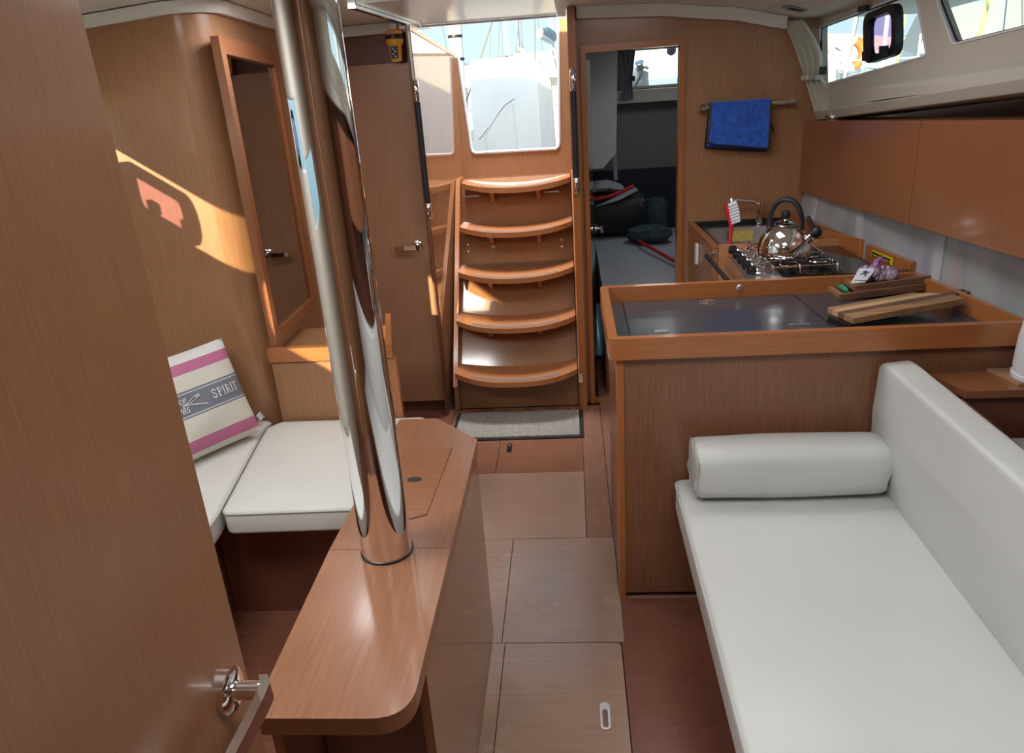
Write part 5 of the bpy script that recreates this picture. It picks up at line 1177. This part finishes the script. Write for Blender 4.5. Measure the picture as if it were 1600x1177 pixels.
cg_ = curtain('cabin_curtain', 'grey curtain tied to one side of the aft cabin window', 'grey_curtain', cg)
obj('tie_toggle', B(0.405, 0.422, 5.075, 5.09, 1.475, 1.505), 'black', cg_)
lf = tag(obj('life_sling', slab(nb(), [(0.262, 4.70, 0.93), (0.285, 4.70, 0.93), (0.280, 4.70, 1.10), (0.258, 4.70, 1.08)], (0, 0.03, 0)), 'rope', None), 'grey strap hanging beside the moulded panel in the aft cabin', 'strap')

# ================================================================= OUTSIDE
struct('ground_water', B(-160, 160, -60, 220, -0.4, -0.2), 'water')
# cockpit
ck = struct('trim_14', prism(nb(), [(-0.9, 4.10), (0.012, 4.10), (0.012, 5.32), (0.9, 5.32), (0.9, 7.2), (-0.9, 7.2)], 0.55, 0.60), 'teak')
for nm, x0, x1 in (('cockpit_bench', -1.25, -0.72), ('cockpit_bench', 0.15, 1.30)):
    o = tag(obj(nm, B(x0, x1, 5.45, 6.28, 0.62, 1.02), 'gelcoat', None, bevel=0.03), 'white moulded cockpit bench %s' % ('left of the grey cover' if x0 < 0 else 'behind the aft cabin window'), 'bench', 'cockpit benches')
struct('trim_15', B(-1.5, -0.80, 4.2, 7.2, 1.06, 1.16), 'gelcoat', bevel=0.03)
struct('trim_16', B(-1.5, -0.66, 3.60, 4.15, 1.80, 1.84), 'gelcoat', bevel=0.01)
cc = thing('canvas_cover', 'pale grey canvas cover over the cockpit table seen through the companionway', 'cover', (-0.36, 5.3, 0.61))
cp = [(-0.640, 0.62), (-0.190, 0.62), (-0.185, 1.10), (-0.190, 1.62), (-0.210, 1.672), (-0.610, 1.668), (-0.635, 1.60)]
bm = nb(); prism(bm, roundpoly(cp, [0, 0, 0, .03, .03, .04, .04], 4), 5.30, 5.66, 'xz')
obj('front_cloth', bm, 'cover', cc, bevel=0.012)
bm = nb(); hexa(bm, [(-0.187, 5.305, 0.62), (-0.080, 5.38, 0.62), (-0.080, 5.64, 0.62), (-0.187, 5.65, 0.62), (-0.192, 5.305, 1.655), (-0.105, 5.38, 1.50), (-0.105, 5.64, 1.50), (-0.192, 5.65, 1.655)])
obj('side_flap', bm, 'cover', cc, bevel=0.008)
for pts in (((-0.60, 1.18), (-0.42, 1.38), (-0.35, 1.42)), ((-0.36, 1.38), (-0.35, 1.15), (-0.34, 0.95)), ((-0.55, 1.08), (-0.56, 1.20), (-0.46, 1.34))):
    obj('stitched_seam', tube(nb(), [(x, 5.299, z) for x, z in pts], 0.006, 6), 'cover', cc, smooth=True)
fb_ = thing('fender_ball', 'lilac grey ball fender hanging outside the aft cabin window', 'fender', (0.685, 5.42, 1.60))
obj('ball', lathe(nb(), [(0.0, -0.033)] + [(0.033 * math.cos(a), 0.033 * math.sin(a)) for a in [-1.3, -.8, -.3, .3, .8, 1.3]] + [(0, 0.033)], (0.675, 5.325, 1.640), 20), 'ball', fb_, smooth=True)
obj('lanyard', tube(nb(), [(0.675, 5.325, 1.670), (0.675, 5.320, 1.69), (0.675, 5.281, 1.705)], 0.004, 6), 'rope', fb_)
wn_ = thing('winch', 'grey winch with rope tails on the white coaming outside the cabin window', 'winch', (0.46, 5.5, 1.40))
obj('pedestal', prism(nb(), [(0.40, 1.022), (0.56, 1.022), (0.545, 1.52), (0.44, 1.56)], 5.48, 5.62, 'xz'), 'gelcoat', wn_, bevel=0.01)
obj('drum', lathe(nb(), [(0.030, 0), (0.024, 0.02), (0.024, 0.035), (0.032, 0.045), (0.020, 0.052), (0, 0.053)], (0.49, 5.46, 1.545), 20, (-0.2, -0.5, 0.8)), 'winch', wn_, smooth=True)
obj('rope_tail', tube(nb(), [(0.50, 5.45, 1.56), (0.49, 5.44, 1.50), (0.45, 5.43, 1.43), (0.43, 5.43, 1.40)], 0.009, 8), 'rope', wn_, smooth=True)
obj('rope_tail', tube(nb(), [(0.52, 5.45, 1.555), (0.54, 5.44, 1.54)], 0.009, 8), 'rope', wn_, smooth=True)
struct('wall_coaming', B(0.30, 1.9, 6.3, 6.5, 0.6, 2.3), 'gelcoat')
struct('wall_quay', B(-60, 60, 68, 72, -0.2, 1.6), 'concrete')
bm = nb(); random.seed(11)
hx = [-60 + 6 * k for k in range(21)]; hz = [1.0 + 0.8 * math.sin(k * 0.9) + random.uniform(-.3, .3) for k in range(21)]
for k in range(20): hexa(bm, [(hx[k], 120, -1.4), (hx[k + 1], 120, -1.4), (hx[k + 1], 150, -1.4), (hx[k], 150, -1.4), (hx[k], 124, hz[k] + 2.5), (hx[k + 1], 124, hz[k + 1] + 2.5), (hx[k + 1], 150, hz[k + 1] + 3.5), (hx[k], 150, hz[k] + 3.5)])
bmesh.ops.remove_doubles(bm, verts=bm.verts, dist=1e-4); struct('hills', bm, 'hills')
# moored yachts: hull, coachroof, mast, boom, shrouds
def yacht(label, x, y, L, rot, canvas, mast_h=11, beam=3.0, group='moored yachts'):
    t = thing('moored_yacht', label, 'yacht', (x, y, -0.2), group)
    cr, sr = math.cos(rot), math.sin(rot)
    def Wp(a, b, c): return (x + a * cr - b * sr, y + a * sr + b * cr, c + 1.25)
    secs = [(-0.5, 0.75, 0.0), (-0.25, 0.95, -.02), (0.05, 1.0, 0.0), (0.3, 0.75, 0.06), (0.45, 0.3, 0.12), (0.5, 0.03, 0.15)]
    bm = nb(); R_ = []
    for s, w, dz in secs:
        b = beam / 2 * w; R_.append([bm.verts.new(Wp(s * L, q * b, z)) for q, z in ((-1, -0.1 + dz), (-0.92, -1.0), (-0.5, -1.5), (0.5, -1.5), (0.92, -1.0), (1, -0.1 + dz))])
    for A, Bq in zip(R_, R_[1:]):
        for i in range(6): bm.faces.new((A[i], A[(i + 1) % 6], Bq[(i + 1) % 6], Bq[i]))
    bm.faces.new(R_[0]); bm.faces.new(R_[-1]); obj('hull', bm, 'hull_white', t)
    bm = nb(); hexa(bm, [Wp(-.2 * L, -beam * .28, -.1), Wp(.25 * L, -beam * .2, -.05), Wp(.25 * L, beam * .2, -.05), Wp(-.2 * L, beam * .28, -.1), Wp(-.2 * L, -beam * .22, .35), Wp(.2 * L, -beam * .14, .22), Wp(.2 * L, beam * .14, .22), Wp(-.2 * L, beam * .22, .35)])
    obj('coachroof', bm, 'hull_white', t, bevel=0.05)
    bm = nb(); tube(bm, [Wp(.06 * L, 0, .2), Wp(.06 * L, 0, mast_h)], 0.075, 10); obj('mast', bm, 'mast', t, smooth=True)
    bm = nb(); tube(bm, [Wp(.05 * L, 0, 1.3), Wp(-.32 * L, 0, 1.4)], [0.10, 0.09], 10); bo_ = obj('boom', bm, 'mast', t, smooth=True)
    bm = nb(); tube(bm, [Wp(.04 * L, 0, 1.48), Wp(-.1 * L, 0, 1.55), Wp(-.3 * L, 0, 1.48)], [0.20, 0.18, 0.10], 10); obj('sail_cover', bm, canvas, bo_, smooth=True)
    bm = nb(); hexa(bm, [Wp(-.30 * L, -beam * .32, .2), Wp(-.19 * L, -beam * .32, .3), Wp(-.19 * L, beam * .32, .3), Wp(-.30 * L, beam * .32, .2), Wp(-.32 * L, -beam * .26, .95), Wp(-.22 * L, -beam * .26, .95), Wp(-.22 * L, beam * .26, .95), Wp(-.32 * L, beam * .26, .95)]); obj('spray_hood', bm, M['hood'], t, bevel=0.08)
    bm = nb()
    tube(bm, [Wp(.06 * L, 0, mast_h * .62), Wp(.06 * L, 0, mast_h * .62)], 0.0, 4) if False else None
    bm.free()
    for side in (-1, 1): obj('shroud', tube(nb(), [Wp(.04 * L, side * beam * .46, 0), Wp(.055 * L, side * 0.55, mast_h * .5), Wp(.06 * L, 0, mast_h - .2)], 0.014, 5), 'rig', t)
    obj('spreader', tube(nb(), [Wp(.055 * L, -0.6, mast_h * .5), Wp(.06 * L, 0, mast_h * .5 + .05), Wp(.055 * L, 0.6, mast_h * .5)], 0.03, 6), 'mast', t)
    obj('forestay', tube(nb(), [Wp(.49 * L, 0, .1), Wp(.065 * L, 0, mast_h - .1)], 0.03, 6), 'mast', t)
    obj('backstay', tube(nb(), [Wp(-.49 * L, 0, 0), Wp(.055 * L, 0, mast_h)], 0.012, 5), 'rig', t)
    for a in (-.46, -.3, -.1, .12, .34):
        for side in (-1, 1): obj('stanchion', tube(nb(), [Wp(a * L, side * beam * .46 * (1 if a < .2 else .6), -.1), Wp(a * L, side * beam * .46 * (1 if a < .2 else .6), .5)], 0.016, 5), 'mast', t)
    return t
yacht('white yacht far astern with a blue sail cover, left of the grey cover', -6.2, 34, 11, 1.4, 'hull_blue', 13)
yacht('white yacht astern whose mast rises directly above the grey cover', -2.4, 44, 12, 1.65, 'cover', 14)
yacht('white yacht astern, its mast showing just right of the cover top', -0.5, 28, 11, 1.5, 'cover', 13)
yacht('white yacht furthest astern between two nearer masts', -4.2, 58, 12, 1.6, 'cover', 15)
yacht('blue covered white yacht moored outside the starboard window, nearest one', 7.4, 17.6, 10, 1.45, 'hull_blue', 12, 3.0)
yacht('white yacht with grey canvas seen through the forward starboard window', 6.2, 6.6, 10, 1.35, 'cover', 12, 3.0)
yacht('pale yacht moored beyond the blue covered one off the starboard side', 12.5, 25.0, 11, 1.5, 'cover', 13, 3.2)
# own stern gear: rolled furler with ties, backstay, pushpit
fu = thing('rolled_dan_buoy', 'white rolled cloth on a stern pole tied with dark bands', 'pole', (-1.25, 7.0, 1.2))
obj('rolled_cloth', tube(nb(), [(-0.93, 7.0, 1.10), (-0.935, 7.0, 1.5), (-0.93, 7.0, 1.95), (-0.925, 7.0, 2.5)], [0.045, 0.055, 0.06, 0.05], 10), 'white', fu, smooth=True)
for z in (1.72, 1.90, 2.02): obj('tie', lathe(nb(), [(0.062, z - .012), (0.064, z), (0.062, z + .012)], (-0.931, 7.0, 0), 12), 'black', fu, smooth=True)
tag(obj('backstay', tube(nb(), [(-0.98, 7.1, 1.18), (-0.35, 7.1, 2.6)], 0.007, 6), 'rig', None), 'dark wire stay slanting across the sky above the grey cover', 'stay')
pp_ = thing('stern_rail', 'polished stern rail behind the grey canvas cover', 'rail', (-0.4, 7.15, 1.2))
for z in (1.30, 1.68): obj('rail_tube', tube(nb(), [(-1.3, 7.1, z), (0.9, 7.1, z)], 0.013, 8), 'mast', pp_, smooth=True)
for x in (-1.2, -0.72, -0.05, 0.5): obj('post', tube(nb(), [(x, 7.1, 0.62), (x, 7.1, 1.68)], 0.013, 8), 'mast', pp_, smooth=True)
lbx = thing('lifebuoy', 'orange and white horseshoe lifebuoy on the rail of the yacht outside the window', 'lifebuoy', (5.75, 17.3, 1.2))
bm = nb(); tube(bm, [(5.80 + 0.26 * math.cos(a), 17.30, 1.52 + 0.26 * math.sin(a)) for a in [-2.2 + 4.9 * k / 16 for k in range(17)]], 0.085, 10); obj('ring', bm, 'white', lbx, smooth=True)
bm = nb(); tube(bm, [(5.80 + 0.262 * math.cos(a), 17.26, 1.52 + 0.262 * math.sin(a)) for a in [-1.2 + 2.4 * k / 8 for k in range(9)]], 0.090, 10); obj('orange_cover', bm, 'buoy', lbx, smooth=True)
sr_ = thing('side_deck_rail', 'pale stanchions and guard wires along the starboard side deck', 'guard rail', (1.9, 5.0, 1.2))
for y in (2.0, 3.6, 5.2, 6.8, 8.2): obj('stanchion', tube(nb(), [(1.95, y, 1.15), (1.95, y, 1.85)], 0.014, 8), 'mast', sr_, smooth=True)
for z in (1.50, 1.83): obj('guard_wire', tube(nb(), [(1.95, 1.5, z), (1.95, 8.4, z)], 0.005, 6), 'mast', sr_)
struct('trim_17', B(1.45, 2.0, -0.5, 8.6, 1.08, 1.14), 'gelcoat')
for k, (x, y, dx) in enumerate(((2.1, 6.4, .3), (2.15, 4.6, .4), (2.2, 3.7, -.2), (2.1, 5.4, .25))):
    tag(obj('mooring_line', tube(nb(), [(x, y, 1.15), (x + dx, y + 0.5, 2.3)], 0.011, 6), 'yellow_rope' if k % 2 else 'mast', None), ['white line slanting up beside the lifebuoy outside the window', 'yellow line slanting past the opening port outside', 'white line crossing the forward starboard window', 'yellow line between lifebuoy and opening port outside'][k], 'rope', 'lines outside the starboard windows')
